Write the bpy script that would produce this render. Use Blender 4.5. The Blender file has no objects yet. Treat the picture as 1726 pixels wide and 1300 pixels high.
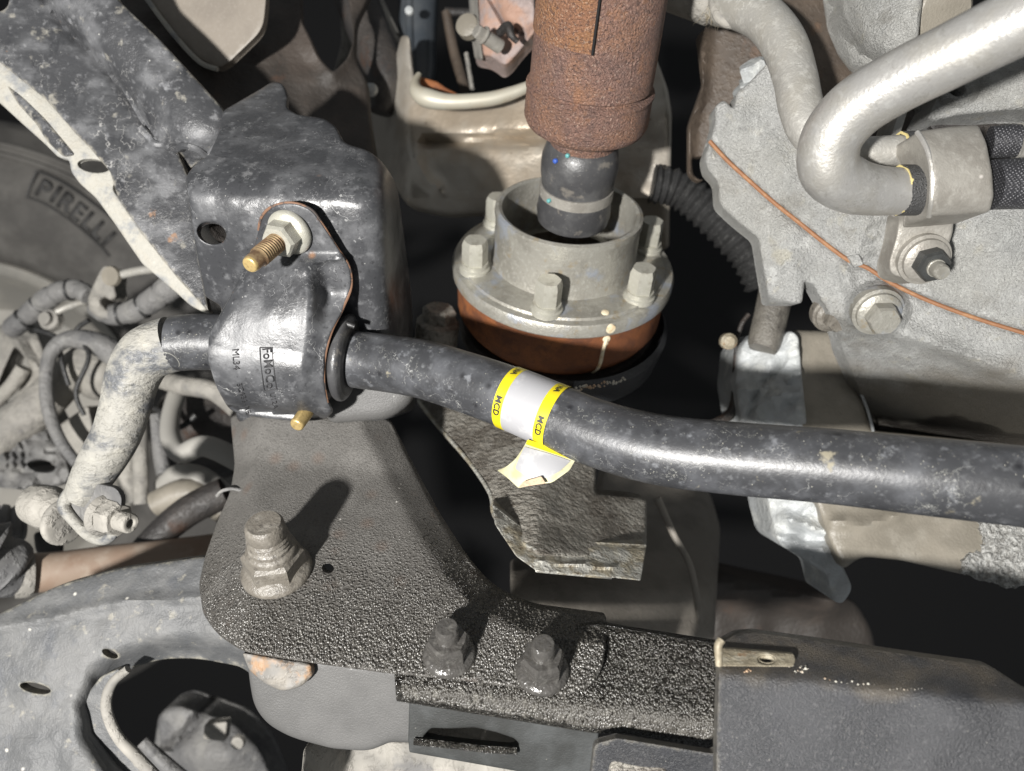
import bpy, math, random
import numpy as np
from mathutils import Vector, Matrix
from mathutils.geometry import delaunay_2d_cdt
random.seed(4); np.random.seed(4)
sc = bpy.context.scene
C = sc.collection

# ------------------------------------------------------------------ camera
F = 1279.0                      # focal length in photo pixels (1726 wide)
cam = bpy.data.cameras.new('camera'); camo = bpy.data.objects.new('camera', cam); C.objects.link(camo)
cam.sensor_width = 36; cam.lens = 36*F/1726; cam.clip_start = .01; cam.clip_end = 20
camo.location = (0, 0, 0); camo.rotation_euler = (math.radians(90), 0, 0)
cam.dof.use_dof = True; cam.dof.focus_distance = .35; cam.dof.aperture_fstop = 7.5
sc.camera = camo

# ------------------------------------------------------------------ light: one work lamp low at the left, dim grey surroundings
w = bpy.data.worlds.new('World'); sc.world = w; w.use_nodes = True
bg = w.node_tree.nodes['Background']; bg.inputs[0].default_value = (.93, .97, 1.0, 1); bg.inputs[1].default_value = .17
la = bpy.data.lights.new('work_lamp', 'AREA'); la.shape = 'DISK'; la.size = .046; la.energy = 20.5; la.color = (1, .975, .94)
lo = bpy.data.objects.new('work_lamp', la); C.objects.link(lo)
lo.location = (-.345, -.49, -.15)
lo.rotation_euler = (Vector((.06, .40, .03)) - Vector(lo.location)).to_track_quat('-Z', 'Y').to_euler()
sc.view_settings.view_transform = 'Standard'; sc.view_settings.look = 'None'
sc.view_settings.exposure = .3; sc.view_settings.gamma = 1
sc.render.engine = 'CYCLES'; sc.cycles.max_bounces = 5; sc.cycles.use_denoising = True

# ------------------------------------------------------------------ geometry helpers (photo pixel + distance -> point in metres)
def P(x, y, d): return Vector(((x-863)/F*d, d, (650-y)/F*d))
def PA(x, y, d): return np.stack([(x-863)/F*d, d, (650-y)/F*d], -1)
def V(*a): return Vector(a)

LOC = {}
def thing(name, label, cat, loc, group=None):
    o = bpy.data.objects.new(name, None); C.objects.link(o); o.location = loc; o.empty_display_size = .01
    o['label'] = label; o['category'] = cat
    if group: o['group'] = group
    LOC[o.name] = Vector(loc); return o

def mk(name, verts, faces, mat, parent=None, attr=None, label=None, cat=None, kind=None, angle=38, group=None):
    verts = np.asarray(verts, float).reshape(-1, 3)
    L = np.array(LOC[parent.name]) if parent else verts.mean(0)
    me = bpy.data.meshes.new(name); me.from_pydata((verts-L).tolist(), [], faces); me.update()
    if attr is not None:
        at = me.attributes.new('edge', 'FLOAT', 'POINT'); at.data.foreach_set('value', np.asarray(attr, np.float32))
    me.materials.append(mat)
    me.polygons.foreach_set('use_smooth', [True]*len(me.polygons))
    if angle: me.set_sharp_from_angle(angle=math.radians(angle))
    o = bpy.data.objects.new(name, me); C.objects.link(o)
    if parent: o.parent = parent; LOC[o.name] = Vector(L)
    else: o.location = L; LOC[o.name] = Vector(L)
    if label: o['label'] = label
    if cat: o['category'] = cat
    if kind: o['kind'] = kind
    if group: o['group'] = group
    return o

def fil(pts, r=8, closed=True):
    """round the corners of a polygon; a point may carry its own radius"""
    n = len(pts); out = []
    for i, p in enumerate(pts):
        rr = p[2] if len(p) > 2 else r
        q = np.array(p[:2], float)
        if not closed and i in (0, n-1): out.append(q); continue
        a = np.array(pts[i-1][:2], float); b = np.array(pts[(i+1) % n][:2], float)
        la_, lb = np.linalg.norm(a-q), np.linalg.norm(b-q)
        if rr <= .01 or la_ < 1e-9 or lb < 1e-9: out.append(q); continue
        t = min(rr, la_*.49, lb*.49)
        s, e = q+(a-q)/la_*t, q+(b-q)/lb*t
        k = 5
        for j in range(k+1):
            u = j/k; out.append((1-u)**2*s+2*u*(1-u)*q+u*u*e)
    return out

def spl(pts, closed=True, n=6):
    """Catmull-Rom through the points (any dimension)"""
    p = [np.array(q, float) for q in pts]; m = len(p); out = []
    for i in range(m if closed else m-1):
        if closed: a, b, c, d = p[i-1], p[i], p[(i+1) % m], p[(i+2) % m]
        else: a, b, c, d = p[max(i-1, 0)], p[i], p[i+1], p[min(i+2, m-1)]
        for j in range(n):
            t = j/n
            out.append(.5*((2*b)+(c-a)*t+(2*a-5*b+4*c-d)*t*t+(3*b-a-3*c+d)*t**3))
    if not closed: out.append(p[-1])
    return out

def ell(cx, cy, rx, ry, deg=0, n=28):
    a = math.radians(deg)
    return [np.array((cx+rx*math.cos(t)*math.cos(a)-ry*math.sin(t)*math.sin(a), cy+rx*math.cos(t)*math.sin(a)+ry*math.sin(t)*math.cos(a)))
            for t in np.linspace(0, 2*math.pi, n, endpoint=False)]

def resam(pts, step, closed=True):
    out = []; n = len(pts)
    for i in range(n if closed else n-1):
        a, b = np.array(pts[i][:2], float), np.array(pts[(i+1) % n][:2], float)
        k = max(1, int(np.ceil(np.linalg.norm(b-a)/step)))
        if np.linalg.norm(b-a) < .3: continue
        for j in range(k): out.append(a+(b-a)*j/k)
    if not closed: out.append(np.array(pts[-1][:2], float))
    return np.array(out)

def segd(x, y, poly, closed=False):
    """distance to a polyline"""
    poly = np.asarray([q[:2] for q in poly], float); x = np.asarray(x, float); y = np.asarray(y, float)
    best = np.full(x.shape, 1e9); n = len(poly)
    for i in range(n if closed else n-1):
        a, b = poly[i], poly[(i+1) % n]; ab = b-a; L = ab@ab+1e-12
        t = np.clip(((x-a[0])*ab[0]+(y-a[1])*ab[1])/L, 0, 1)
        best = np.minimum(best, np.hypot(x-a[0]-t*ab[0], y-a[1]-t*ab[1]))
    return best

def inside(x, y, poly):
    poly = np.asarray(poly); c = np.zeros(x.shape, bool); n = len(poly)
    for i in range(n):
        x1, y1 = poly[i]; x2, y2 = poly[(i+1) % n]
        if y1 == y2: continue
        m = ((y1 > y) != (y2 > y)) & (x < (x2-x1)*(y-y1)/(y2-y1)+x1)
        c ^= m
    return c

def sst(t):
    t = np.clip(t, 0, 1); return t*t*(3-2*t)
def plane(*q):
    """plane through three (x, y, distance) samples: 1/d is linear in the picture"""
    A = np.array([[a[0], a[1], 1] for a in q], float); k = np.linalg.solve(A, [1/a[2] for a in q])
    return lambda x, y: 1/(k[0]*x+k[1]*y+k[2])
def plane_n(n, q):
    n = np.array(n, float); p = np.array(P(*q)); c = n@p
    return lambda x, y: c/(n[0]*(x-863)/F+n[1]+n[2]*(650-y)/F)
def fold(p0, p1, k, w=8):
    """extra distance k per pixel on the right-hand side of p0->p1"""
    t = np.array(p1, float)-np.array(p0, float); t /= np.linalg.norm(t)
    def f(x, y):
        s = -(x-p0[0])*t[1]+(y-p0[1])*t[0]
        return k*(s+np.sqrt(s*s+w*w))/2
    return f
def ridge(poly, h, w):
    return lambda x, y: -h*np.exp(-(segd(x, y, poly)/w)**2)
def mound(cx, cy, rx, ry, h):
    return lambda x, y: -h*np.exp(-(((x-cx)/rx)**2+((y-cy)/ry)**2))
def boss(cx, cy, rx, ry, h, soft=.25):
    return lambda x, y: -h*(1-sst((np.sqrt(((x-cx)/rx)**2+((y-cy)/ry)**2)-1)/soft+.5))
def add(*fs): return lambda x, y: sum(f(x, y) for f in fs)
def const(d): return lambda x, y: d+0*x
def vnoise(x, y, s, seed=0):
    x = np.asarray(x, float)/s; y = np.asarray(y, float)/s
    xi, yi = np.floor(x).astype(int), np.floor(y).astype(int); u, v = sst(x-xi), sst(y-yi)
    def h(a, b):
        q = np.sin(a*127.1+b*311.7+seed*74.7)*43758.5453; return q-np.floor(q)
    return (h(xi, yi)*(1-u)+h(xi+1, yi)*u)*(1-v)+(h(xi, yi+1)*(1-u)+h(xi+1, yi+1)*u)*v-.5
def rough(a, s, seed=0): return lambda x, y: a*(vnoise(x, y, s, seed)+.5*vnoise(x, y, s/2.3, seed+3))

def sheet(name, outline, D, mat, parent=None, holes=(), step=11, roll=6, rollm=None, thick=.003, ext=None, hroll=3, wall=True, **kw):
    """pressed-metal panel or casting face: outline and holes in photo pixels laid on the surface D(x, y), with rolled edges and real thickness"""
    loops = [resam(outline, max(2.5, step*.6))]+[resam(h, max(2, step*.35)) for h in holes]
    rolls = [roll]+[hroll]*len(holes)
    pts = []; edges = []
    for L in loops:
        o = len(pts); n = len(L); pts += list(L); edges += [(o+i, o+(i+1) % n) for i in range(n)]
    allb = loops
    def ok(q, dmin):
        x, y = q[:, 0], q[:, 1]; m = inside(x, y, loops[0])
        for h in loops[1:]: m &= ~inside(x, y, h)
        for L, d in zip(allb, dmin): m &= segd(x, y, L, True) >= d
        return q[m]
    for li, (L, r) in enumerate(zip(loops, rolls)):
        if r <= 0: continue
        t = np.roll(L, -1, 0)-np.roll(L, 1, 0); t /= np.linalg.norm(t, axis=1)[:, None]+1e-9
        nrm = np.stack([-t[:, 1], t[:, 0]], 1)
        for f in (.12, .4, .8):
            for sg in (1, -1):
                q = L+nrm*sg*r*f
                pts += list(ok(q, [r*f*.93 if k == li else max(1.5, rr*.2) for k, rr in enumerate(rolls)]))
    b0, b1 = loops[0].min(0), loops[0].max(0)
    gx, gy = np.meshgrid(np.arange(b0[0], b1[0], step), np.arange(b0[1], b1[1], step*.87))
    gx = gx+(np.arange(gx.shape[0]) % 2)[:, None]*step/2
    g = np.stack([gx.ravel(), gy.ravel()], 1)
    pts += list(ok(g, [max(r*1.15, step*.35) for r in rolls]))
    vs, es, fs, _, _, _ = delaunay_2d_cdt([Vector(p) for p in pts], edges, [], 0, 1e-4)
    v = np.array([tuple(q) for q in vs]); fs = [tuple(f) for f in fs]
    cen = np.array([v[list(f)].mean(0) for f in fs]); m = inside(cen[:, 0], cen[:, 1], loops[0])
    for h in loops[1:]: m &= ~inside(cen[:, 0], cen[:, 1], h)
    fs = [f for f, k in zip(fs, m) if k]
    used = sorted({i for f in fs for i in f}); re = {a: i for i, a in enumerate(used)}
    v = v[used]; fs = [tuple(re[i] for i in f) for f in fs]
    x, y = v[:, 0], v[:, 1]; d = D(x, y)
    emin = np.full(len(v), 1e9)
    for k, (L, r) in enumerate(zip(loops, rolls)):
        e = segd(x, y, L, True); emin = np.minimum(emin, e)
        if r > 0:
            R = (rollm if (rollm is not None and k == 0) else r*float(np.mean(d))/F)
            u = np.clip(1-e/r, 0, 1); d = d+R*(1-np.sqrt(np.maximum(0, 1-u*u)))
    p = PA(x, y, d); out = []
    for f in fs:   # all facing the viewer
        a, b, c = v[f[0]], v[f[1]], v[f[2]]
        out.append(f if (b[0]-a[0])*(c[1]-a[1])-(b[1]-a[1])*(c[0]-a[0]) < 0 else f[::-1])
    ed = 1-np.clip(emin/30, 0, 1); n = len(p)
    if wall:
        e3 = np.array(ext if ext is not None else (0, thick, 0), float)
        cnt = {}
        for f in out:
            for i in range(3): cnt[(f[i], f[(i+1) % 3])] = 1
        bd = [k for k in cnt if (k[1], k[0]) not in cnt]
        bv = sorted({i for k in bd for i in k}); ix = {a: i for i, a in enumerate(bv)}; nb = len(bv)
        p = np.concatenate([p, p+e3])
        ed = np.concatenate([ed, ed])
        out = out+[tuple(i+n for i in f[::-1]) for f in out]+[(b, a, a+n, b+n) for a, b in bd]
    return mk(name, p, out, mat, parent, attr=ed, **kw)

def frame(ax):
    ax = Vector(ax).normalized(); u = ax.cross(Vector((0, 1, 0)))
    if u.length < .05: u = ax.cross(Vector((1, 0, 0)))
    u.normalize(); return ax, u, ax.cross(u)

def lathe(name, o, ax, prof, mat, parent=None, seg=56, a0=0, a1=360, wob=0, rfun=None, caps=True, **kw):
    """profile of (height along axis, radius) turned about ax"""
    ax, u, v = frame(ax); full = abs(a1-a0) >= 360; n = seg if full else seg+1
    vs = []; fs = []
    for h, r in prof:
        for i in range(n):
            t = math.radians(a0+(a1-a0)*i/seg); rr = r*(rfun(t, h) if rfun else 1)
            if wob: rr *= 1+wob*math.sin(3*t+h*90)*math.sin(7*t+1)
            vs.append(Vector(o)+ax*h+(u*math.cos(t)+v*math.sin(t))*rr)
    m = len(prof)
    for j in range(m-1):
        for i in range(n if full else n-1):
            k = (i+1) % n
            fs.append((j*n+i, j*n+k, (j+1)*n+k, (j+1)*n+i))
    if caps and full:
        if prof[0][1] > 1e-6: fs.append(tuple(range(n))[::-1])
        if prof[-1][1] > 1e-6: fs.append(tuple((m-1)*n+i for i in range(n)))
    return mk(name, vs, fs, mat, parent, **kw)

def rp(prof, r): return [tuple(q) for q in fil(prof, r, closed=False)]

def tube(name, pts, mat, parent=None, seg=22, n=8, flat=None, cap=True, hollow=False, **kw):
    """pts (x, y, distance, radius in px) -> smooth swept tube"""
    q = [tuple(P(a[0], a[1], a[2]))+(a[3]*a[2]/F,) for a in pts]
    q = spl(q, False, n); c = [Vector(a[:3]) for a in q]; r = [a[3] for a in q]
    vs = []; fs = []; up = None; m = len(c)
    for i in range(m):
        t = (c[min(i+1, m-1)]-c[max(i-1, 0)]).normalized()
        if up is None:
            up = Vector((0, -1, 0)); 
        up = (up-t*up.dot(t)).normalized(); sd = t.cross(up)
        for k in range(seg):
            a = 2*math.pi*k/seg; fu, fv = (1, 1) if flat is None else flat(i/(m-1))
            rr = r[i]*(1+(.0 if not kw.get('_w') else 0))
            vs.append(c[i]+up*math.cos(a)*rr*fu+sd*math.sin(a)*rr*fv)
    for i in range(m-1):
        for k in range(seg):
            l = (k+1) % seg
            fs.append((i*seg+k, i*seg+l, (i+1)*seg+l, (i+1)*seg+k))
    if cap: fs += [tuple(range(seg))[::-1], tuple((m-1)*seg+k for k in range(seg))]
    return mk(name, vs, fs, mat, parent, **kw)

def hexa(name, o, ax, r, h, mat, parent, chamf=.82, rot=0, **kw):
    ax, u, v = frame(ax); c, s = math.cos(math.radians(rot)), math.sin(math.radians(rot)); u, v = u*c+v*s, v*c-u*s
    vs = []; fs = []; N = 6
    def ring(hh, rr, rnd=0, n=6):
        for i in range(n): vs.append(Vector(o)+ax*hh+(u*math.cos(i*2*math.pi/n)+v*math.sin(i*2*math.pi/n))*rr)
    # 12-point rings: corners and flats, corners drawn in at the chamfer
    def ring12(hh, kc, kf):
        for i in range(12):
            a = i*math.pi/6; rr = r*(kc if i % 2 == 0 else kf)
            vs.append(Vector(o)+ax*hh+(u*math.cos(a)+v*math.sin(a))*rr)
    ring12(0, 1, .866); ring12(h*.80, 1, .866); ring12(h, .86, .80); ring12(h, .72, .70)
    for j in range(3):
        for i in range(12):
            k = (i+1) % 12; fs.append((j*12+i, j*12+k, (j+1)*12+k, (j+1)*12+i))
    fs.append(tuple(36+i for i in range(12)))
    return mk(name, vs, fs, mat, parent, angle=20, **kw)

def thread(name, o, ax, r, L, mat, parent, pitch=.0015, tip=None, seg=30):
    prof = []; h = 0; full = L*.72
    while h < full:
        prof += [(h, r), (h+pitch*.5, r*.86)]; h += pitch
    prof += [(h, r*.84), (L*.96, r*.84), (L, r*.76), (L, .0)]
    return lathe(name, o, ax, prof, mat, parent, seg=seg, caps=False, angle=50)

def text(name, body, x, y, size, deg, D, mat, parent, lift=.0004, ex=.0003, sx=1, wt=0, **kw):
    """raised lettering laid on the surface D"""
    cu = bpy.data.curves.new(name, 'FONT'); cu.body = body; cu.size = 1; cu.align_x = 'CENTER'; cu.align_y = 'CENTER'; cu.extrude = 0; cu.resolution_u = 3; cu.offset = wt
    t = bpy.data.objects.new(name, cu); C.objects.link(t); dg = bpy.context.evaluated_depsgraph_get()
    me = bpy.data.meshes.new_from_object(t.evaluated_get(dg)); bpy.data.objects.remove(t)
    q = np.array([tuple(v.co) for v in me.vertices]); fs = [tuple(p.vertices) for p in me.polygons]; bpy.data.meshes.remove(me)
    a = math.radians(deg); u, v = q[:, 0]*size*sx, -q[:, 1]*size
    X, Y = x+u*math.cos(a)-v*math.sin(a), y+u*math.sin(a)+v*math.cos(a)
    d = D(X, Y)-lift; n = len(q)
    p = np.concatenate([PA(X, Y, d), PA(X, Y, d)+np.array([0, ex, 0])])
    cnt = {(f[i], f[(i+1) % len(f)]) for f in fs for i in range(len(f))}
    wl = [(b_, a_, a_+n, b_+n) for a_, b_ in cnt if (b_, a_) not in cnt]
    return mk(name, p, fs+wl, mat, parent, angle=0, **kw)

# ------------------------------------------------------------------ materials
def mat(name, base, rough=.5, metal=0, spec=.5, layers=(), bumps=(), coat=0):
    m = bpy.data.materials.new(name); m.use_nodes = True; nt = m.node_tree; N, K = nt.nodes, nt.links
    b = N['Principled BSDF']; b.inputs['Metallic'].default_value = metal; b.inputs['Specular IOR Level'].default_value = spec
    if coat: b.inputs['Coat Weight'].default_value = coat; b.inputs['Coat Roughness'].default_value = .15
    tc = N.new('ShaderNodeTexCoord').outputs['Object']
    def math_(op, a, c=None, d=None):
        n = N.new('ShaderNodeMath'); n.operation = op
        for i, s in enumerate((a, c, d)):
            if s is None: continue
            if isinstance(s, (int, float)): n.inputs[i].default_value = s
            else: K.new(s, n.inputs[i])
        return n.outputs[0]
    def mp(s, lo, hi):
        n = N.new('ShaderNodeMapRange'); n.interpolation_type = 'SMOOTHSTEP'; K.new(s, n.inputs[0]); n.inputs[1].default_value = lo; n.inputs[2].default_value = hi
        return n.outputs[0]
    seed = [abs(hash_(name)) % 97]
    def coord(st, warp=0, rot=None):
        n = N.new('ShaderNodeMapping'); K.new(tc, n.inputs[0]); seed[0] += 1
        n.inputs['Location'].default_value = (seed[0]*.37, seed[0]*.71, seed[0]*.13); n.inputs['Scale'].default_value = st or (1, 1, 1)
        if rot: n.inputs['Rotation'].default_value = rot
        return n.outputs[0]
    def tex(L):
        k = L.get('k', 'noise'); s = L.get('s', 100); co = coord(L.get('st'), rot=L.get('rot'))
        if k in ('noise', 'line', 'edge', 'grad'):
            n = N.new('ShaderNodeTexNoise'); K.new(co, n.inputs['Vector']); n.inputs['Scale'].default_value = s; n.inputs['Detail'].default_value = L.get('d', 4)
            n.inputs['Roughness'].default_value = L.get('ro', .6); n.inputs['Distortion'].default_value = L.get('di', 0); o = n.outputs['Fac']
            if k == 'line':
                return mp(math_('ABSOLUTE', math_('SUBTRACT', o, L.get('c0', .5))), L.get('wd', .02), 0)
            if k == 'edge':
                a = N.new('ShaderNodeAttribute'); a.attribute_name = 'edge'
                o = math_('ADD', a.outputs['Fac'], math_('MULTIPLY', math_('SUBTRACT', o, .5), L.get('j', .8)))
            return mp(o, L.get('lo', .45), L.get('hi', .65))
        if k == 'z':
            s_ = N.new('ShaderNodeSeparateXYZ'); K.new(tc, s_.inputs[0])
            n = N.new('ShaderNodeTexNoise'); K.new(co, n.inputs['Vector']); n.inputs['Scale'].default_value = s
            return mp(math_('ADD', s_.outputs[2], math_('MULTIPLY', math_('SUBTRACT', n.outputs['Fac'], .5), L.get('j', .03))), L['lo'], L['hi'])
        n = N.new('ShaderNodeTexVoronoi'); K.new(co, n.inputs['Vector']); n.inputs['Scale'].default_value = s; o = n.outputs['Distance']
        if 'rnd' in L: n.inputs['Randomness'].default_value = L['rnd']
        if k == 'ring': o = mp(math_('ABSOLUTE', math_('SUBTRACT', o, L.get('c0', .3))), L.get('wd', .03), 0)
        else: o = mp(o, L.get('hi', .35), L.get('lo', .05))
        if 'p' in L:   # only some cells
            sp = N.new('ShaderNodeSeparateColor'); K.new(n.outputs['Color'], sp.inputs[0])
            o = math_('MULTIPLY', o, math_('LESS_THAN', sp.outputs[0], L['p']))
        return o
    def masked(L, f):
        if 'm' in L:
            f = math_('MULTIPLY', f, tex(L['m']))
        return f
    col = None; rgh = None
    cur = None
    for L in layers:
        f = masked(L, tex(L))
        if L.get('a', 1) != 1: f = math_('MULTIPLY', f, L['a'])
        if 'c' in L:
            mx = N.new('ShaderNodeMix'); mx.data_type = 'RGBA'; K.new(f, mx.inputs[0])
            if cur is None: mx.inputs[6].default_value = (*base, 1)
            else: K.new(cur, mx.inputs[6])
            mx.inputs[7].default_value = (*L['c'], 1); cur = mx.outputs[2]
        if 'r' in L:
            mx = N.new('ShaderNodeMix'); K.new(f, mx.inputs[0])
            if rgh is None: mx.inputs[2].default_value = rough
            else: K.new(rgh, mx.inputs[2])
            mx.inputs[3].default_value = L['r']; rgh = mx.outputs[0]
    if cur is None: b.inputs['Base Color'].default_value = (*base, 1)
    else: K.new(cur, b.inputs['Base Color'])
    if rgh is None: b.inputs['Roughness'].default_value = rough
    else: K.new(rgh, b.inputs['Roughness'])
    prev = None
    for L in bumps:
        bn = N.new('ShaderNodeBump'); bn.inputs['Strength'].default_value = L.get('str', .5); bn.inputs['Distance'].default_value = L.get('dist', .001)
        f = masked(L, tex(L)); K.new(f, bn.inputs['Height'])
        if prev: K.new(prev, bn.inputs['Normal'])
        prev = bn.outputs[0]
    if prev: K.new(prev, b.inputs['Normal'])
    return m
def hash_(s): return sum((i+1)*ord(c) for i, c in enumerate(s))
def nz(c=None, s=100, lo=.45, hi=.65, a=1, **k): return dict(k='noise', s=s, lo=lo, hi=hi, a=a, **({'c': c} if c else {}), **k)
def sp(c=None, s=300, lo=.05, hi=.3, a=1, **k): return dict(k='spot', s=s, lo=lo, hi=hi, a=a, **({'c': c} if c else {}), **k)
def ln(c=None, s=100, wd=.02, a=1, **k): return dict(k='line', s=s, wd=wd, a=a, **({'c': c} if c else {}), **k)
def rg(c=None, s=100, c0=.3, wd=.03, a=1, **k): return dict(k='ring', s=s, c0=c0, wd=wd, a=a, **({'c': c} if c else {}), **k)
def eg(c=None, s=150, lo=.8, hi=1.0, a=1, **k): return dict(k='edge', s=s, lo=lo, hi=hi, a=a, **({'c': c} if c else {}), **k)

RUST = (.26, .10, .04)
M = {}
M['black'] = mat('dusty black paint', (.038, .039, .042), .30, spec=.4, layers=[
    nz((.105, .107, .112), 50, .42, .74, .85, r=.46), nz((.20, .203, .21), 200, .52, .78, .45, r=.6), nz((.24, .24, .245), 70, .64, .74, .4, r=.6),
    nz((.012, .012, .013), 420, .55, .75, .6), ln((.45, .45, .44), 45, .006, .55, m=nz(s=30, lo=.54, hi=.66)),
    ln((.40, .40, .40), 150, .009, .5, m=nz(s=45, lo=.54, hi=.64)), nz((.30, .30, .30), 400, .64, .74, .5, r=.7),
    sp((.45, .44, .41), 380, .02, .16, .6, p=.08), sp((.02, .02, .02), 240, .03, .25, .7, p=.08),
    eg((.14, .075, .045), 220, 1.05, 1.25, .8, j=.9, r=.8), sp((.26, .13, .06), 75, .02, .20, .6, p=.04)],
    bumps=[nz(s=900, lo=.3, hi=.7, str=.10, dist=.0003), nz(s=130, lo=.3, hi=.7, str=.12, dist=.0007)])
M['rail'] = mat('weathered grey paint', (.045, .046, .049), .34, layers=[
    nz((.145, .147, .153), 40, .44, .70, .8, r=.5, st=(1, 1, 1.6)), nz((.022, .023, .026), 60, .52, .74, .8, st=(2, 1, 1)),
    nz((.27, .272, .28), 260, .56, .76, .5), nz((.34, .345, .36), 70, .64, .74, .45, r=.6), ln((.5, .49, .47), 40, .006, .5, m=nz(s=25, lo=.54, hi=.66)), ln((.5, .49, .47), 110, .010, .4, m=nz(s=40, lo=.52, hi=.64)),
    sp((.55, .54, .5), 240, .02, .16, .7, p=.08), sp((.03, .03, .035), 380, .02, .3, .6, p=.2), nz((.26, .14, .07), 70, .67, .75, .7), nz((.36, .34, .29), 90, .62, .72, .5),
    eg((.42, .39, .32), 200, .85, 1.15, .6)],
    bumps=[nz(s=1100, lo=.3, hi=.7, str=.3, dist=.0003), nz(s=90, lo=.3, hi=.7, str=.25, dist=.001)])
M['cream'] = mat('dried mud cream', (.33, .32, .285), .75, layers=[
    nz((.17, .18, .195), 60, .50, .66, .8), nz((.32, .30, .255), 200, .45, .7, .6), sp((.5, .48, .43), 300, .02, .3, .5, p=.15)],
    bumps=[nz(s=500, str=.4, dist=.0006)])
M['bar'] = mat('sway bar paint', (.034, .035, .038), .38, layers=[
    nz((.085, .088, .096), 60, .42, .72, .8, r=.42), nz((.16, .165, .172), 300, .54, .78, .5, r=.55),
    sp((.010, .010, .012), 170, .05, .40, .85, p=.14), nz((.27, .28, .30), 110, .60, .72, .40, r=.6),
    ln((.42, .42, .40), 70, .006, .5, m=nz(s=40, lo=.52, hi=.64)), ln((.42, .42, .38), 160, .008, .5, m=nz(s=50, lo=.54, hi=.62)), rg((.40, .39, .34), 62, .34, .018, .5, p=.14),
    sp((.52, .50, .42), 900, .02, .26, .8, p=.22, m=nz(s=45, lo=.44, hi=.62)), sp((.52, .50, .42), 500, .02, .16, .8, p=.08), nz((.36, .32, .22), 120, .66, .76, .5, r=.85)],
    bumps=[nz(s=900, lo=.3, hi=.7, str=.10, dist=.0003), nz(s=160, lo=.3, hi=.7, str=.10, dist=.0006)])
M['mudbar'] = mat('mud caked bar', (.265, .257, .232), .66, layers=[
    nz((.085, .09, .10), 50, .46, .62, .9, r=.42, st=(1, 1, 1.8)), nz((.36, .345, .30), 110, .52, .7, .6), ln((.10, .097, .09), 60, .010, .6, st=(1, 1, 2)),
    nz((.25, .24, .21), 350, .5, .7, .5)],
    bumps=[nz(s=100, str=.4, dist=.0016, st=(1, 1, 2)), nz(s=700, str=.3, dist=.0005)])
WETM = dict(k='z', s=40, lo=.034, hi=-.018, j=.03)
M['wet'] = mat('oily wrinkled undercoat', (.105, .100, .092), .58, spec=.7, layers=[
    nz((.17, .163, .152), 40, .35, .75, .7), nz((.045, .042, .038), 800, .48, .68, .7), sp((.12, .07, .045), 90, .05, .5, .35, p=.2),
    nz((.040, .036, .031), 30, .15, .4, .85, m=WETM), nz(None, 20, .1, .3, 1, r=.20, m=WETM), nz((.23, .22, .20), 700, .56, .70, .6, m=WETM), sp((.6, .58, .54), 150, .02, .12, .7, p=.05)],
    bumps=[nz(s=560, lo=.25, hi=.75, d=2, str=1.0, dist=.0062, m=WETM), nz(s=1300, lo=.3, hi=.7, str=.7, dist=.0007)])
M['wet'] = mat('oily wrinkled undercoat', (.105, .100, .092), .60, spec=.6, layers=[
    nz((.17, .163, .152), 40, .35, .75, .7), nz((.045, .042, .038), 750, .48, .72, .7), sp((.12, .07, .045), 90, .05, .5, .35, p=.2),
    nz((.060, .055, .048), 30, .2, .5, .75, m=WETM), nz(None, 20, .1, .3, 1, r=.27, m=WETM), sp((.46, .45, .42), 640, .02, .26, .5, p=.3, m=WETM), sp((.6, .58, .54), 150, .02, .12, .7, p=.05)],  # the masked pale spots are glints painted into the colour
    bumps=[sp(s=640, lo=0, hi=.62, str=1.0, dist=.0012, m=WETM), nz(s=1300, lo=.3, hi=.7, str=.6, dist=.0006)])
M['bead'] = mat('oil beaded undercoat', (.036, .033, .028), .19, spec=.9, layers=[
    nz((.085, .080, .070), 60, .4, .75, .6), nz((.22, .215, .19), 600, .55, .70, .6)],
    bumps=[nz(s=430, lo=.25, hi=.75, d=2, str=1.0, dist=.0062, st=(1.2, 1, .8)), nz(s=1300, lo=.3, hi=.7, str=.5, dist=.0006)])
M['matt'] = mat('grey underseal', (.115, .112, .108), .62, layers=[
    nz((.19, .187, .18), 30, .4, .65, .7), nz((.06, .058, .056), 700, .5, .75, .7), sp((.6, .58, .54), 120, .02, .1, .8, p=.06)],
    bumps=[nz(s=1500, lo=.3, hi=.7, str=.5, dist=.0005)])
M['smooth'] = mat('smooth grey coat', (.078, .077, .075), .5, layers=[nz((.115, .113, .110), 25, .4, .65, .6), nz((.08, .08, .08), 900, .5, .75, .5),
    sp((.5, .49, .46), 200, .02, .12, .6, p=.06)], bumps=[nz(s=1300, lo=.3, hi=.7, str=.3, dist=.0004)])
M['face'] = mat('dark satin coat', (.028, .029, .028), .38, layers=[nz((.07, .074, .075), 30, .4, .65, .7), sp((.35, .33, .28), 420, .02, .14, .6, p=.06)],
    bumps=[nz(s=1300, lo=.3, hi=.7, str=.25, dist=.0004)])
M['skid'] = mat('skid plate coat', (.026, .027, .030), .40, layers=[
    nz((.048, .049, .053), 40, .42, .70, .7, r=.55), nz((.115, .098, .075), 50, .30, .75, .75, m=dict(k='z', s=60, lo=.006, hi=.013, j=.014)), nz((.085, .085, .087), 700, .54, .7, .6), nz((.03, .031, .036), 55, .55, .72, .7), sp((.45, .43, .38), 640, .02, .22, .6, p=.16, m=nz(s=50, lo=.42, hi=.6)),
    nz((.33, .30, .24), 32, .665, .71, .6, r=.8), ln((.30, .29, .27), 90, .006, .35, m=nz(s=30, lo=.54, hi=.66)), eg((.14, .13, .11), 300, .75, 1.1, .6)],
    bumps=[nz(s=1400, lo=.3, hi=.7, str=.55, dist=.0004)])
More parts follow.
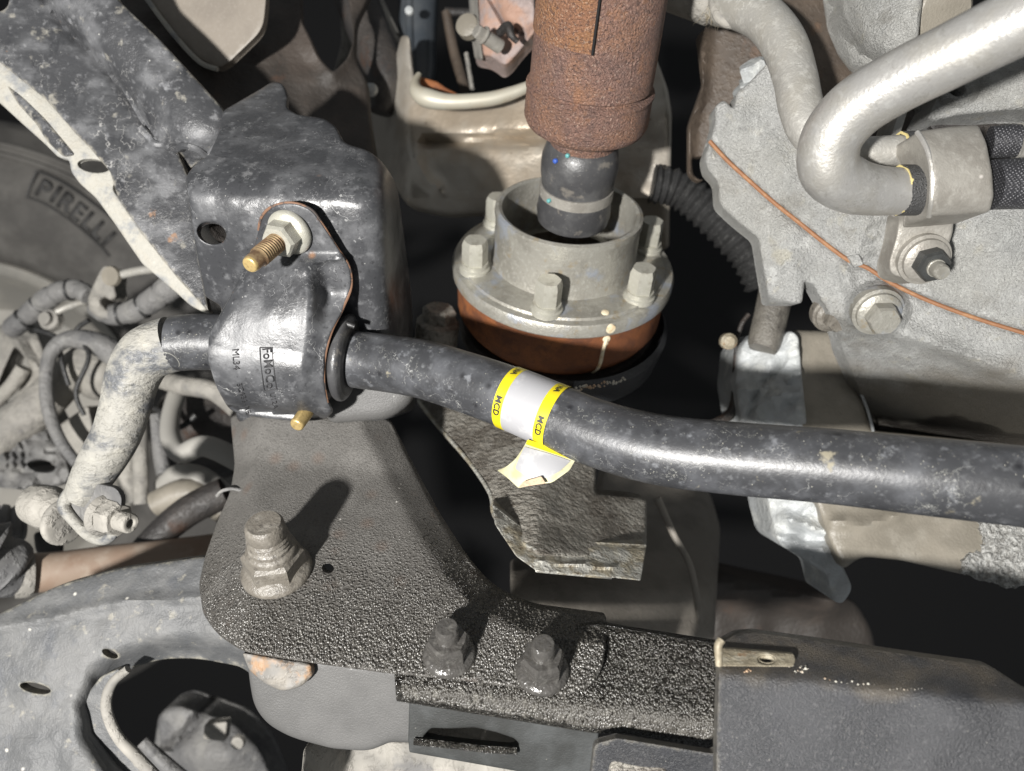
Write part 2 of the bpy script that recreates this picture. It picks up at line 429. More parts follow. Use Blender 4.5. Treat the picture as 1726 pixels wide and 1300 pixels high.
M['arm'] = mat('dusty control arm', (.072, .074, .076), .54, layers=[
    nz((.128, .128, .126), 36, .40, .64, .8, r=.6), nz((.055, .060, .070), 45, .54, .72, .7), ln((.08, .08, .08), 45, .012, .7, st=(1.6, 1, 1), m=nz(s=30, lo=.50, hi=.58)),
    sp((.52, .50, .45), 200, .03, .28, .9, p=.07), nz((.29, .27, .22), 130, .60, .72, .5), eg((.33, .31, .25), 200, .85, 1.15, .7)],
    bumps=[nz(s=800, lo=.3, hi=.7, str=.25, dist=.0004), nz(s=110, lo=.3, hi=.7, str=.3, dist=.001)])
M['rust'] = mat('rusty steel', (.215, .125, .098), .62, spec=.45, layers=[
    nz((.27, .145, .092), 60, .42, .64, .8), nz((.155, .100, .088), 70, .52, .70, .75), nz((.095, .058, .050), 650, .50, .64, .8),
    nz((.44, .32, .26), 900, .55, .70, .8), nz((.31, .15, .075), 200, .58, .72, .5), nz((.10, .068, .062), 22, .52, .66, .5, st=(1, 1, .5)), nz((.33, .16, .08), 34, .60, .70, .5, st=(2, 1, .7))],
    bumps=[nz(s=850, lo=.3, hi=.7, str=1, dist=.0010), nz(s=2000, lo=.3, hi=.7, str=.4, dist=.0004)])
M['rust3'] = mat('rusty wrapped plate', (.255, .128, .075), .62, spec=.45, layers=[
    nz((.30, .150, .070), 60, .42, .64, .8), nz((.17, .098, .075), 70, .54, .72, .6), nz((.095, .055, .045), 650, .50, .64, .8), nz((.48, .34, .25), 900, .55, .70, .8)],
    bumps=[nz(s=850, lo=.3, hi=.7, str=1, dist=.0010)])
M['edgerust'] = mat('rust edge', (.16, .085, .05), .75, layers=[nz((.035, .033, .033), 150, .48, .58, .9), nz((.30, .16, .09), 260, .58, .7, .7)])
M['rust2'] = mat('orange rust', (.17, .062, .026), .65, spec=.35, layers=[
    nz((.25, .092, .032), 60, .42, .62, .8), nz((.10, .04, .022), 90, .48, .66, .8), nz((.06, .028, .02), 700, .55, .7, .5)], bumps=[nz(s=1000, lo=.3, hi=.7, str=.4, dist=.0004)])
M['zinc'] = mat('dull zinc plating', (.315, .305, .27), .36, metal=.4, layers=[
    nz((.20, .19, .165), 70, .42, .66, .7, r=.55), nz((.44, .43, .39), 400, .5, .7, .5), nz((.30, .34, .42), 45, .54, .66, .6), nz((.28, .22, .13), 120, .58, .70, .6), sp((.15, .13, .10), 500, .02, .3, .6, p=.2), eg((.3, .3, .3), 100, 2, 3, .1)],
    bumps=[nz(s=700, lo=.3, hi=.7, str=.3, dist=.0004)])
M['nut'] = mat('pale plated nut', (.42, .41, .355), .38, metal=.4, layers=[nz((.38, .37, .31), 200, .45, .7, .7), nz((.52, .51, .46), 600, .5, .7, .5), nz((.24, .22, .18), 120, .56, .70, .6)], bumps=[nz(s=1200, str=.2, dist=.0003)])
M['brass'] = mat('gold chromate', (.62, .46, .20), .35, metal=.6, layers=[nz((.42, .30, .13), 600, .5, .65, .8)])
M['thread'] = mat('bronzed thread', (.42, .30, .17), .35, metal=.7, layers=[nz((.20, .11, .07), 150, .45, .6, .7)])
M['oilnut'] = mat('oily nut', (.13, .118, .10), .34, layers=[nz((.22, .205, .18), 200, .45, .7, .7), nz((.05, .045, .04), 400, .54, .7, .7)],
    bumps=[nz(s=700, lo=.3, hi=.7, str=.4, dist=.0005)])
OILZ = dict(k='z', s=60, lo=-.058, hi=-.082, j=.03); OILZ2 = dict(k='z', s=45, lo=-.098, hi=-.103, j=.035)
M['alu'] = mat('cast aluminium', (.36, .362, .352), .46, metal=.2, layers=[
    nz((.29, .293, .285), 45, .42, .64, .8), nz((.52, .525, .51), 130, .52, .72, .6), nz((.40, .37, .28), 85, .58, .72, .5),
    nz((.17, .17, .165), 750, .54, .70, .65), sp((.64, .64, .62), 600, .02, .25, .6, p=.25), nz((.15, .14, .12), 32, .56, .70, .6), nz((.33, .325, .30), 14, .45, .6, .5), ln((.22, .21, .19), 60, .008, .5, m=nz(s=40, lo=.52, hi=.62)),
    nz((.155, .140, .115), 20, .1, .3, .85, m=OILZ), nz((.022, .019, .016), 20, .1, .3, .95, m=OILZ2, r=.3)],
    bumps=[nz(s=900, lo=.3, hi=.7, str=.8, dist=.0007), nz(s=1800, lo=.3, hi=.7, str=.5, dist=.0004), nz(s=300, lo=.3, hi=.7, str=.2, dist=.0005)])
M['pale'] = mat('bright cast alloy', (.34, .352, .35), .55, metal=.1, layers=[nz((.42, .44, .45), 35, .42, .62, .7), nz((.62, .63, .60), 60, .5, .7, .6)], bumps=[nz(s=200, lo=.3, hi=.7, str=.4, dist=.0015)])
M['pan'] = mat('tan oil film', (.235, .213, .175), .42, layers=[nz((.165, .15, .122), 30, .40, .64, .8), nz((.29, .27, .23), 45, .52, .7, .5), nz((.12, .105, .085), 500, .6, .75, .4)],
    bumps=[nz(s=700, lo=.3, hi=.7, str=.25, dist=.0005)])
M['oil'] = mat('oil soaked casting', (.085, .078, .068), .40, layers=[nz((.15, .14, .12), 35, .40, .62, .8), nz((.028, .025, .022), 40, .52, .62, .9), nz((.24, .225, .195), 800, .5, .7, .4)],
    bumps=[nz(s=700, lo=.3, hi=.7, str=.5, dist=.0007)])
M['gran'] = mat('bare granular alloy', (.48, .48, .46), .6, metal=.1, layers=[nz((.24, .235, .22), 420, .42, .6, .9), nz((.66, .66, .63), 500, .55, .7, .7)], bumps=[nz(s=420, lo=.3, hi=.7, str=1, dist=.0015)])
M['cast'] = mat('oily cast iron', (.25, .235, .205), .38, layers=[
    nz((.12, .106, .088), 40, .46, .64, .85), nz((.34, .325, .29), 110, .52, .7, .7), nz((.07, .058, .045), 330, .52, .66, .7), nz((.40, .36, .29), 500, .62, .74, .6)],
    bumps=[nz(s=300, lo=.3, hi=.7, str=.8, dist=.0016), nz(s=900, lo=.3, hi=.7, str=.4, dist=.0006)])
M['castlit'] = mat('scuffed casting edge', (.40, .395, .36), .40, metal=.3, layers=[nz((.30, .26, .18), 90, .45, .62, .8), nz((.12, .09, .06), 180, .58, .66, .8), nz((.56, .55, .48), 300, .5, .7, .6)],  # bright machined edge, with the look of lit cast iron painted into its colour
    bumps=[nz(s=400, lo=.3, hi=.7, str=.6, dist=.001)])
M['tubealu'] = mat('dull aluminium tube', (.46, .45, .43), .34, metal=.6, layers=[
    nz((.40, .385, .35), 60, .42, .64, .8, r=.48), nz((.58, .575, .55), 200, .5, .7, .6), ln((.30, .29, .26), 70, .010, .6, m=nz(s=40, lo=.5, hi=.6)), sp((.25, .24, .21), 320, .02, .2, .6, p=.08),
    ln((.62, .61, .58), 230, .02, .5, m=nz(s=60, lo=.5, hi=.6))],
    bumps=[nz(s=700, lo=.3, hi=.7, str=.2, dist=.0004)])
M['dulltube'] = mat('matt aluminium tube', (.34, .33, .305), .5, metal=.3, layers=[
    nz((.33, .315, .28), 60, .42, .64, .8), nz((.50, .49, .455), 260, .5, .7, .6), ln((.58, .57, .53), 200, .02, .6, m=nz(s=60, lo=.5, hi=.6))], bumps=[nz(s=700, lo=.3, hi=.7, str=.3, dist=.0005)])
M['clampgrey'] = mat('grey clamp', (.31, .295, .265), .45, metal=.35, layers=[nz((.23, .215, .19), 70, .42, .64, .8), nz((.40, .385, .35), 300, .5, .7, .5), sp((.66, .62, .58), 170, .02, .2, .8, p=.08)],
    bumps=[nz(s=800, lo=.3, hi=.7, str=.25, dist=.0004)])
M['oilnut2'] = mat('black oily nut', (.055, .052, .048), .25, spec=.8, layers=[nz((.13, .125, .115), 300, .52, .7, .6)], bumps=[nz(s=500, lo=.25, hi=.75, d=2, str=.4, dist=.0007)])
M['tape'] = mat('gritty black sleeve', (.045, .045, .045), .6, layers=[sp((.35, .34, .31), 1300, .02, .3, .8, p=.35)], bumps=[sp(s=1100, lo=0, hi=.6, str=.8, dist=.0005)])
M['braid'] = mat('black braided hose', (.025, .025, .028), .45, layers=[dict(k='spot', s=900, lo=.05, hi=.42, c=(.30, .30, .32), a=.8, rnd=.15, st=(1, 1, 1), rot=(0, .6, .7))],
    bumps=[dict(k='spot', s=900, lo=.0, hi=.6, rnd=.15, rot=(0, .6, .7), str=.8, dist=.0006)])
M['glue'] = mat('yellow adhesive', (.60, .50, .22), .6)
M['rubber'] = mat('black rubber', (.022, .022, .022), .45, layers=[nz((.06, .06, .058), 300, .5, .7, .6)], bumps=[nz(s=900, str=.2, dist=.0003)])
M['boot'] = mat('dusty rubber boot', (.048, .048, .050), .34, layers=[nz((.10, .10, .10), 60, .42, .66, .7), sp((.4, .37, .31), 900, .02, .24, .6, p=.16), nz((.22, .20, .17), 120, .60, .72, .5)], bumps=[nz(s=900, str=.2, dist=.0003)])
M['tyre'] = mat('dusty tyre', (.050, .047, .043), .75, layers=[nz((.11, .104, .095), 12, .4, .65, .8)], bumps=[nz(s=300, str=.3, dist=.001)])
M['tyredark'] = mat('clean tyre lettering', (.030, .029, .028), .6)
M['rim'] = mat('dusty rim', (.30, .285, .255), .55, metal=.1, layers=[nz((.20, .195, .18), 14, .4, .65, .8)])
M['dust'] = mat('road dust', (.27, .256, .228), .75, layers=[nz((.16, .153, .14), 24, .40, .62, .8), nz((.36, .34, .305), 40, .52, .72, .6), nz((.10, .10, .105), 30, .60, .70, .6)], bumps=[nz(s=160, str=.4, dist=.002)])
M['dustgrey'] = mat('grey dust', (.16, .157, .152), .6, layers=[nz((.085, .085, .087), 26, .40, .62, .8), nz((.25, .243, .225), 40, .52, .72, .6)], bumps=[nz(s=160, str=.4, dist=.002)])
M['dark'] = mat('grimy black metal', (.022, .020, .019), .55, layers=[nz((.050, .043, .038), 30, .42, .66, .8), nz((.05, .026, .016), 40, .60, .72, .7)], bumps=[nz(s=300, str=.4, dist=.001)])
M['brown'] = mat('dark brown metal', (.055, .042, .032), .55, layers=[nz((.09, .068, .05), 30, .42, .66, .8), nz((.10, .055, .03), 40, .60, .72, .7)], bumps=[nz(s=300, str=.3, dist=.001)])
M['void'] = mat('unlit underbody', (.004, .004, .0045), .9)  # near-black colour stands in for deep shade
M['shield'] = mat('heat shield steel', (.44, .41, .36), .36, metal=.45, layers=[
    nz((.30, .265, .215), 14, .40, .62, .7), nz((.30, .235, .165), 11, .50, .66, .6), sp((.09, .07, .05), 130, .02, .18, .7, p=.1)], bumps=[nz(s=60, lo=.3, hi=.7, str=.2, dist=.002)])
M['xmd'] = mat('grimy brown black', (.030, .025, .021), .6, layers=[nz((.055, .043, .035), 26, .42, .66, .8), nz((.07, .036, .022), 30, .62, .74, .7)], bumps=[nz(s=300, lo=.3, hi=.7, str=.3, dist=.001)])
M['taupehs'] = mat('dim taupe casting', (.22, .20, .172), .55, layers=[nz((.15, .135, .115), 30, .42, .66, .8)], bumps=[nz(s=300, lo=.3, hi=.7, str=.3, dist=.001)])
M['lip'] = mat('shield hem', (.40, .38, .315), .5, metal=.2, layers=[nz((.38, .34, .26), 60, .45, .65, .7), sp((.2, .16, .1), 300, .02, .2, .6, p=.12)])
M['bluepipe'] = mat('blue black pipe', (.035, .042, .05), .32, layers=[nz((.07, .075, .08), 30, .4, .65, .6)])
M['taupe'] = mat('taupe panel', (.205, .180, .150), .5, layers=[nz((.16, .140, .118), 35, .42, .64, .6), ln((.28, .26, .23), 60, .006, .5, st=(3, 1, 1)), nz((.24, .215, .185), 500, .5, .7, .4)],
    bumps=[nz(s=600, lo=.3, hi=.7, str=.15, dist=.0003)])
M['tanrust'] = mat('tan rusted shaft', (.25, .19, .145), .6, layers=[nz((.20, .13, .09), 30, .45, .65, .7), nz((.32, .27, .22), 80, .5, .7, .6)])
M['pinkrust'] = mat('pinkish rusted cast', (.27, .215, .20), .6, layers=[nz((.34, .19, .125), 40, .48, .62, .7), nz((.18, .14, .13), 60, .52, .7, .7)], bumps=[nz(s=200, str=.4, dist=.001)])
M['yellow'] = mat('yellow print', (.58, .48, .012), .42, layers=[nz((.62, .52, .03), 300, .5, .75, .4), sp((.40, .34, .08), 1500, .02, .2, .35, p=.2)])
M['white'] = mat('white label', (.31, .31, .322), .5, layers=[sp((.35, .34, .32), 1600, .02, .22, .35, p=.3), nz((.56, .56, .55), 90, .5, .7, .5)])
M['aged'] = mat('aged label film', (.50, .48, .32), .42, layers=[nz((.33, .31, .17), 90, .42, .6, .7), sp((.22, .2, .12), 1200, .02, .2, .5, p=.25)])
M['gluebrown'] = mat('tan adhesive back', (.40, .30, .20), .7, layers=[nz((.28, .2, .13), 600, .45, .65, .8)])
M['ink'] = mat('black ink', (.02, .02, .02), .5)
M['stamp'] = mat('dark stamped mark', (.022, .022, .024), .6)
M['paintmark'] = mat('cream paint dab', (.66, .58, .42), .5, layers=[nz((.50, .34, .16), 120, .5, .66, .7)])
M['gasket'] = mat('brown gasket', (.22, .10, .045), .7, layers=[nz((.32, .17, .08), 200, .45, .65, .7)])
M['bead2'] = mat('oil droplets', (.058, .054, .047), .29, spec=.75, layers=[nz((.15, .143, .125), 300, .5, .7, .6), nz(None, 60, .4, .65, 1, r=.46)])
M['endpatch'] = mat('rust bloomed grey steel', (.15, .142, .13), .6, layers=[nz((.22, .20, .17), 60, .45, .65, .8), nz((.27, .155, .075), 75, .54, .66, .8), nz((.07, .065, .06), 110, .58, .68, .7)], bumps=[nz(s=200, str=.4, dist=.001)])
M['bluedab'] = mat('blue paint dab', (.04, .09, .35), .4)
M['tealdab'] = mat('teal paint dab', (.10, .30, .30), .4)
M['spring'] = mat('dusty coil', (.30, .29, .265), .7, layers=[nz((.28, .27, .25), 30, .4, .65, .8)])
M['clip'] = mat('corroded clip', (.34, .30, .22), .55, metal=.2, layers=[nz((.20, .17, .12), 110, .42, .6, .8), nz((.46, .43, .35), 200, .5, .7, .6), nz((.30, .15, .06), 160, .6, .7, .7)], bumps=[nz(s=600, str=.4, dist=.0005)])
M['deb'] = mat('pale grit', (.48, .46, .40), .8, layers=[nz((.40, .22, .10), 90, .5, .6, .7)])

def plane_p(n, p):
    n = np.array(n, float); c = n@np.array(p, float)
    return lambda x, y: c/(n[0]*(x-863)/F+n[1]+n[2]*(650-y)/F)
def surfline(name, pts, D, rpx, mat, parent, lift=0, seg=8, n=4, closed=False, **kw):
    q = [(a[0], a[1], float(D(np.float64(a[0]), np.float64(a[1])))-lift, a[2] if len(a) > 2 else rpx) for a in pts]
    if closed: q = q+[q[0]]
    return tube(name, q, mat, parent, seg=seg, n=n, **kw)
def on(D, x, y): return P(x, y, float(D(np.float64(x), np.float64(y))))
def smin(a, b, k): h = np.clip(.5+.5*(b-a)/k, 0, 1); return b*(1-h)+a*h-k*h*(1-h)

# ================================================================== underbody far behind everything, painted near black for the shade in the gaps
mk('underbody', [P(-1500, -1200, 1.7), P(3300, -1200, 1.7), P(3300, 2600, 1.7), P(-1500, 2600, 1.7)], [(0, 1, 2, 3)], M['void'], kind='structure', label='underside of the vehicle, painted near black for the shade in the gaps', angle=0)

# ================================================================== mounting tower (black pressed box)
NT = (-.33, -.73, -.60)
faceD = plane_n((-.13, -.79, -.60), (480, 385, .355))
towerD = add(faceD, fold((640, 322), (330, 310), .00066, 30), fold((672, 700), (650, 200), .0028, 16), mound(395, 400, 60, 50, .0012), rough(.0007, 42, 5), rough(.0004, 17, 8))
tw = thing('mounting_tower', 'black pressed steel tower box behind the bushing clamp, with a round hole at its left', 'bracket', P(480, 420, .36))
tower_out = fil([(377, 186), (402, 172), (440, 150, 6), (458, 138, 8), (476, 140, 8), (484, 160), (483, 182), (500, 193), (548, 200, 14), (566, 214), (580, 242, 12), (622, 254, 14),
                 (650, 278, 22), (668, 312, 30), (680, 400), (692, 500), (700, 690, 14), (650, 708, 20), (560, 716, 10), (400, 712, 10), (372, 516, 4), (346, 500, 4), (330, 420), (318, 340), (311, 300, 14), (330, 276, 10), (352, 262), (368, 226)], 5)
sheet('box_shell', tower_out, towerD, M['black'], tw, holes=[ell(357, 393, 25, 18, 18)], step=8, roll=7, thick=.004, hroll=4)
sheet('box_floor', fil([(585, 640), (700, 640), (697, 676, 20), (660, 706, 30), (560, 714, 10), (540, 690)], 6), plane((560, 690, .402), (690, 660, .402), (600, 710, .404)), M['smooth'], tw, step=8, roll=16, label='plain grey bottom of the tower box')
lathe('hole_liner', on(towerD, 357, 393)+Vector((0, .006, 0)), NT, [(-.03, .0068), (-.004, .0072)], M['dark'], tw, seg=28, caps=False)

# ================================================================== frame rail, upper left
railD = add(plane((0, 0, .425), (350, 470, .415), (199, 0, .43)),
            lambda x, y: .006-.020*np.sqrt(np.maximum(0, 1-np.minimum(segd(x, y, [(96, -80), (262, 92), (336, 196)])/74, 1)**2))*sst((300-(y+.0*x))/70), ridge([(70, -20), (105, 44), (162, 99), (209, 154), (258, 236)], -.0034, 8), rough(.0010, 60, 2), rough(.0005, 22, 7))
rl = thing('frame_rail', 'scuffed grey frame rail running diagonally across the upper left corner', 'chassis rail', P(180, 180, .425))
sheet('rail_web', fil([(-40, -40), (185, -40), (199, 0), (262, 60), (316, 118), (366, 172), (392, 205, 14), (372, 232), (352, 262, 8), (322, 284, 4), (312, 268, 4), (297, 250, 6), (318, 300), (325, 360), (338, 440), (352, 526, 3), (300, 470), (240, 395), (199, 335), (186, 290), (150, 248), (125, 222), (78, 168), (0, 106), (-40, 74)], 6),
      railD, M['rail'], rl, holes=[fil([(-30, -30), (10, -30), (17, -8), (14, 10), (4, 19), (-10, 21), (-30, 15)], 6)], step=8, roll=4, thick=.004)
flD = add(railD, fold((0, 106), (350, 520), .00012, 6), const(.0015))
sheet('rail_flange', fil([(-40, 70), (0, 102), (78, 164), (125, 218), (150, 244), (178, 262), (197, 282), (200, 300), (190, 318), (205, 340), (240, 392), (300, 465), (356, 527, 3), (350, 530, 3), (322, 516), (298, 494), (240, 445), (190, 372), (162, 334), (135, 310), (120, 290, 8), (117, 270, 6), (99, 266), (76, 243), (39, 210), (0, 174), (-40, 140)], 7),
      flD, M['cream'], rl, holes=[ell(158, 280, 27, 11, 8)], step=7, roll=5, thick=.003, hroll=3, label='mud coated flange with an oval hole')
sheet('rail_web', fil([(10, 142), (40, 165), (76, 200), (108, 238), (128, 262), (108, 266), (80, 240), (60, 208), (30, 176)], 8), add(flD, const(-.0012)), M['rail'], rl, step=7, roll=5, thick=.002, label='bare patch on the flange')
surfline('weld_bead', [(236, 215), (252, 232), (262, 244), (280, 246), (300, 250), (310, 246), (330, 250), (352, 262), (372, 236), (392, 214)], railD, 7, M['rail'], rl, lift=.0005, n=5)
for (x, y, q) in ((284, 246, 9), (322, 248, 8), (378, 232, 9), (262, 238, 8)):
    lathe('weld_blob', on(railD, x, y), (-.3, -.9, -.1), rp([(0, q*.00033), (q*.00018, q*.00026), (q*.00022, 0)], 2), M['rail'], rl, seg=14)

# ================================================================== stabilizer bar
BAR = [(132, 838, .402, 24), (150, 812, .400, 32), (172, 776, .397, 37), (196, 733, .394, 39), (212, 684, .391, 40.5), (224, 636, .388, 43), (248, 597, .386, 46), (294, 579, .385, 47), (360, 577, .385, 47.5),
       (470, 589, .385, 47.5), (600, 606, .383, 48), (700, 620, .372, 49.5), (780, 643, .361, 51), (860, 671, .350, 53), (930, 700, .341, 55), (1010, 732, .332, 57), (1110, 758, .322, 59.5), (1230, 772, .312, 61.5), (1400, 786, .298, 63.5), (1560, 803, .286, 66), (1740, 822, .275, 69), (1900, 842, .266, 71), (2300, 885, .250, 75)]
sb = thing('stabilizer_bar', 'scuffed black anti-roll bar running to the right edge, muddy at its bent left end', 'anti-roll bar', P(900, 690, .345))
tube('bar', BAR[7:], M['bar'], sb, seg=40, n=9)
tube('bar_end', BAR[:8], M['mudbar'], sb, seg=40, n=9, label='mud caked bent end of the bar')
eyeD = plane((110, 845, .405), (200, 835, .385), (150, 905, .402))
sheet('eye_plate', fil([(112, 830), (150, 812), (196, 822), (206, 838), (200, 896), (178, 912), (150, 905), (106, 862)], 10), eyeD, M['dustgrey'], sb, step=8, roll=4, thick=.004)
tube('plate_rim', [(136, 812, .402, 12), (114, 838, .402, 12), (108, 856, .402, 10), (128, 882, .401, 9), (152, 903, .399, 10), (176, 910, .395, 9), (196, 898, .392, 7)], M['mudbar'], sb, seg=14, n=6)

# link bolt through the bar end
lk = thing('link_stud', 'dusty ball stud and flange nut through the flattened end of the anti-roll bar', 'ball stud', P(150, 865, .40))
LX = (.90, -.40, -.14); LO = P(72, 853, .425)
lathe('ball_housing', LO, LX, rp([(-.012, .006), (-.008, .011), (.006, .0125), (.010, .0105), (.016, .0095), (.019, .006)], 6), M['dust'], lk, seg=28)
lathe('washer', P(108, 880, .412), LX, rp([(-.004, .004), (-.003, .0125), (.002, .013), (.003, .004)], 4), M['dust'], lk, seg=28)
NO = P(172, 868, .392)
lathe('nut_flange', NO, LX, rp([(-.001, .005), (.0, .0108), (.0018, .0105), (.004, .0088)], 3), M['dust'], lk, seg=28)
hexa('nut', NO+Vector(LX).normalized()*.0035, LX, .0092, .0095, M['dust'], lk, rot=12)
lathe('stud', NO+Vector(LX).normalized()*.012, LX, rp([(0, .0052), (.0085, .0052), (.0095, .0045), (.0095, .0022), (.006, .0020)], 2), M['dust'], lk, seg=24)

# ================================================================== bushing clamp
def clampD(x, y):
    yb = 577+(x-355)*.122; t = np.clip((y-yb)/105, -1, 1)
    cyl = .387-.030*np.sqrt(np.maximum(1-t*t, 1e-4)); ear = faceD(x, y)-.0045
    y0 = 425; e0 = faceD(x, y0+0*y)-.0045; s = np.clip((y-y0)/(yb-y0), 0, 1)
    low = np.where(y > yb, cyl, np.where(y < y0, ear, e0*(1-s)+.357*s-.004*np.sin(s*math.pi)))
    xr = np.interp(y, [340, 420, 445, 500, 560, 620, 720], [700, 700, 545, 552, 545, 536, 536])
    wd = sst((xr+6-x)/38)
    f = sst((y-475)/95); flange = ear*(1-f)+(low+.004)*f
    d = low*wd+flange*(1-wd)
    return np.where(y < 445, d*sst((y-400)/45)+ear*(1-sst((y-400)/45)), d)
clampS = add(clampD, rough(.0006, 50, 12), mound(512, 452, 30, 14, .0014), ridge([(350, 560), (368, 528), (392, 492), (415, 440)], -.002, 9))
cl = thing('bushing_clamp', 'black stamped strap clamp holding the anti-roll bar, with a plated nut and long stud', 'clamp', P(470, 560, .36))
clamp_out = fil([(437, 384), (444, 362, 12), (462, 346, 14), (492, 341, 14), (523, 351, 14), (541, 374, 10), (568, 416), (590, 450, 12), (593, 484, 14), (578, 522), (558, 560), (548, 600), (546, 640), (551, 676), (561, 694, 8), (545, 708, 12), (500, 711), (430, 703, 20), (388, 694, 16), (364, 652, 16), (350, 606), (352, 566), (366, 538), (390, 496), (412, 452), (427, 422)], 10)
sheet('strap', clamp_out, clampS, M['black'], cl, step=5, roll=5, thick=.003)
surfline('strap_edge', [(436, 388), (441, 366), (458, 349), (490, 342), (522, 352), (540, 373), (566, 415), (588, 449), (592, 484), (577, 522), (558, 562), (548, 602), (546, 642), (552, 678)], lambda x, y: clampS(x, y)+.0016, 2.6, M['edgerust'], cl, n=6, label='rust edged rim of the strap')
ax = Vector(NT).normalized()
NB = on(clampS, 487, 392)-ax*.0
nt_ = lathe('flange_nut', NB, NT, rp([(-.002, .004), (-.002, .0112), (.0012, .0112), (.0030, .0085)], 3), M['nut'], cl, seg=36)
hexa('hex', NB+ax*.0022, NT, .0086, .0082, M['nut'], nt_, rot=22)
thread('stud', NB+ax*.009, NT, .0047, .0215, M['thread'], nt_)
lathe('stud_tip', NB+ax*.0295, NT, rp([(0, .0038), (.0022, .0036), (.0023, 0)], 1), M['brass'], nt_, seg=24)
lathe('lower_stud', P(508, 706, .376), (-.25, -.72, -.58), rp([(-.012, .0036), (.0045, .0036), (.0055, .0030), (.0055, 0)], 2), M['brass'], cl, seg=24)
tx = dict(lift=.0005, ex=.0004)
text('stamped_lettering', 'ML34', 397, 606, 16, 86, clampS, M['stamp'], cl, **tx)
text('stamped_lettering', '5C486-AE', 410, 672, 13, 72, clampS, M['stamp'], cl, **tx)
text('stamped_lettering', 'FoMoCo', 452, 621, 21, 84, clampS, M['stamp'], cl, sx=.92, wt=.012, **tx)
text('stamped_lettering', 'U12A', 461, 676, 12, 76, clampS, M['stamp'], cl, **tx)
surfline('stamped_frame', [(438, 586), (439, 605), (443, 640), (446, 658), (453, 658), (466, 656), (466, 654), (462, 625), (459, 588), (458, 586), (450, 586)], clampS, 1.1, M['stamp'], cl, lift=.0001, n=3, closed=True)

rb = thing('rubber_bushing', 'black rubber bushing around the anti-roll bar at the right mouth of the clamp', 'bushing', P(570, 610, .383))
BA = Vector(P(600, 606, .383))-Vector(P(470, 589, .385)); BO = Vector(P(560, 600, .3835))
lathe('sleeve', BO, BA, rp([(-.052, .016), (-.052, .0195), (-.006, .0195), (-.004, .0235), (.0005, .0215), (.003, .019), (.0055, .021), (.0085, .0212), (.0105, .0185), (.0105, .0146)], 2), M['rubber'], rb, seg=48, caps=False)
lathe('lip', BO, BA, rp([(.0028, .0185), (.005, .0222), (.0085, .0224), (.0100, .0190)], 3), M['boot'], rb, seg=48, caps=False, label='greyer raised lip of the bushing')
tube('slit_flap', [(562, 552, .374, 4), (573, 544, .372, 6), (585, 546, .371, 5), (598, 551, .371, 4)], M['rubber'], rb, seg=12, n=5)

# ================================================================== adhesive label round the bar
bp = [np.array(tuple(P(a[0], a[1], a[2]))+(a[3]*a[2]/F,)) for a in BAR[7:]]
bp = np.array(spl(bp, False, 9)); bpx = 863+bp[:, 0]/bp[:, 1]*F
def band(name, x0, x1, mat, parent, dr=.0004, a0=-180, a1=180, seg=48, **kw):
    xs = np.linspace(x0, x1, 8); q = [[np.interp(x, bpx, bp[:, k]) for k in range(4)] for x in xs]
    c = [Vector(a[:3]) for a in q]; vs = []; fs = []
    for i in range(8):
        t = (c[min(i+1, 7)]-c[max(i-1, 0)]).normalized(); up = Vector((0, -1, 0)); up = (up-t*up.dot(t)).normalized(); sd = t.cross(up)
        for k in range(seg+1):
            a = math.radians(a0+(a1-a0)*k/seg); vs.append(c[i]+(up*math.cos(a)+sd*math.sin(a))*(q[i][3]+dr))
    for i in range(7):
        for k in range(seg): fs.append((i*(seg+1)+k, (i+1)*(seg+1)+k, (i+1)*(seg+1)+k+1, i*(seg+1)+k+1))
    n = len(vs)
    return mk(name, vs, fs, mat, parent, **kw)
lb = thing('adhesive_label', 'yellow edged white paper label wrapped round the anti-roll bar with a peeling tail', 'label', P(900, 690, .335))
band('yellow_stripe', 858, 873, M['yellow'], lb); band('white_field', 873, 926, M['white'], lb); band('yellow_stripe', 926, 943, M['yellow'], lb)
def barD(x, y):
    cx = np.interp(x, bpx, np.arange(len(bpx))); d = np.interp(cx, np.arange(len(bpx)), bp[:, 1]); r = np.interp(cx, np.arange(len(bpx)), bp[:, 3])
    cy = 650-np.interp(cx, np.arange(len(bpx)), bp[:, 2])/d*F
    t = np.clip((y-cy)*.937*d/F/r, -.98, .98); return d-r*np.sqrt(1-t*t)
def bar_text(body, xc, adeg, size, mat, parent, sx=1, wt=.02):
    cu = bpy.data.curves.new('t', 'FONT'); cu.body = body; cu.size = 1; cu.align_x = 'CENTER'; cu.align_y = 'CENTER'; cu.resolution_u = 3; cu.offset = wt
    t = bpy.data.objects.new('t', cu); C.objects.link(t); me = bpy.data.meshes.new_from_object(t.evaluated_get(bpy.context.evaluated_depsgraph_get())); bpy.data.objects.remove(t)
    q = [tuple(v.co) for v in me.vertices]; fs = [tuple(p.vertices) for p in me.polygons]; bpy.data.meshes.remove(me)
    def at(x): return np.array([np.interp(x, bpx, bp[:, k]) for k in range(4)])
    vs = []
    t_ = (Vector(at(xc+15)[:3])-Vector(at(xc-15)[:3])).normalized(); up = Vector((0, -1, 0)); up = (up-t_*up.dot(t_)).normalized(); sd = t_.cross(up); c0 = at(xc)
    for u, v, _ in q:
        a = math.radians(adeg)+u*size*sx*c0[1]/F/c0[3]
        vs.append(Vector(c0[:3])+t_*(v*size*c0[1]/F)+(up*math.cos(a)+sd*math.sin(a))*(c0[3]+.0009))
    return mk('printed_lettering', vs, fs, mat, parent, angle=0)
bar_text('MCD', 865, 20, 15, M['ink'], lb); bar_text('MCD', 934, 24, 15, M['ink'], lb)
bar_text('NA', 866, -52, 13, M['ink'], lb); bar_text('NA', 935, -50, 13, M['ink'], lb)
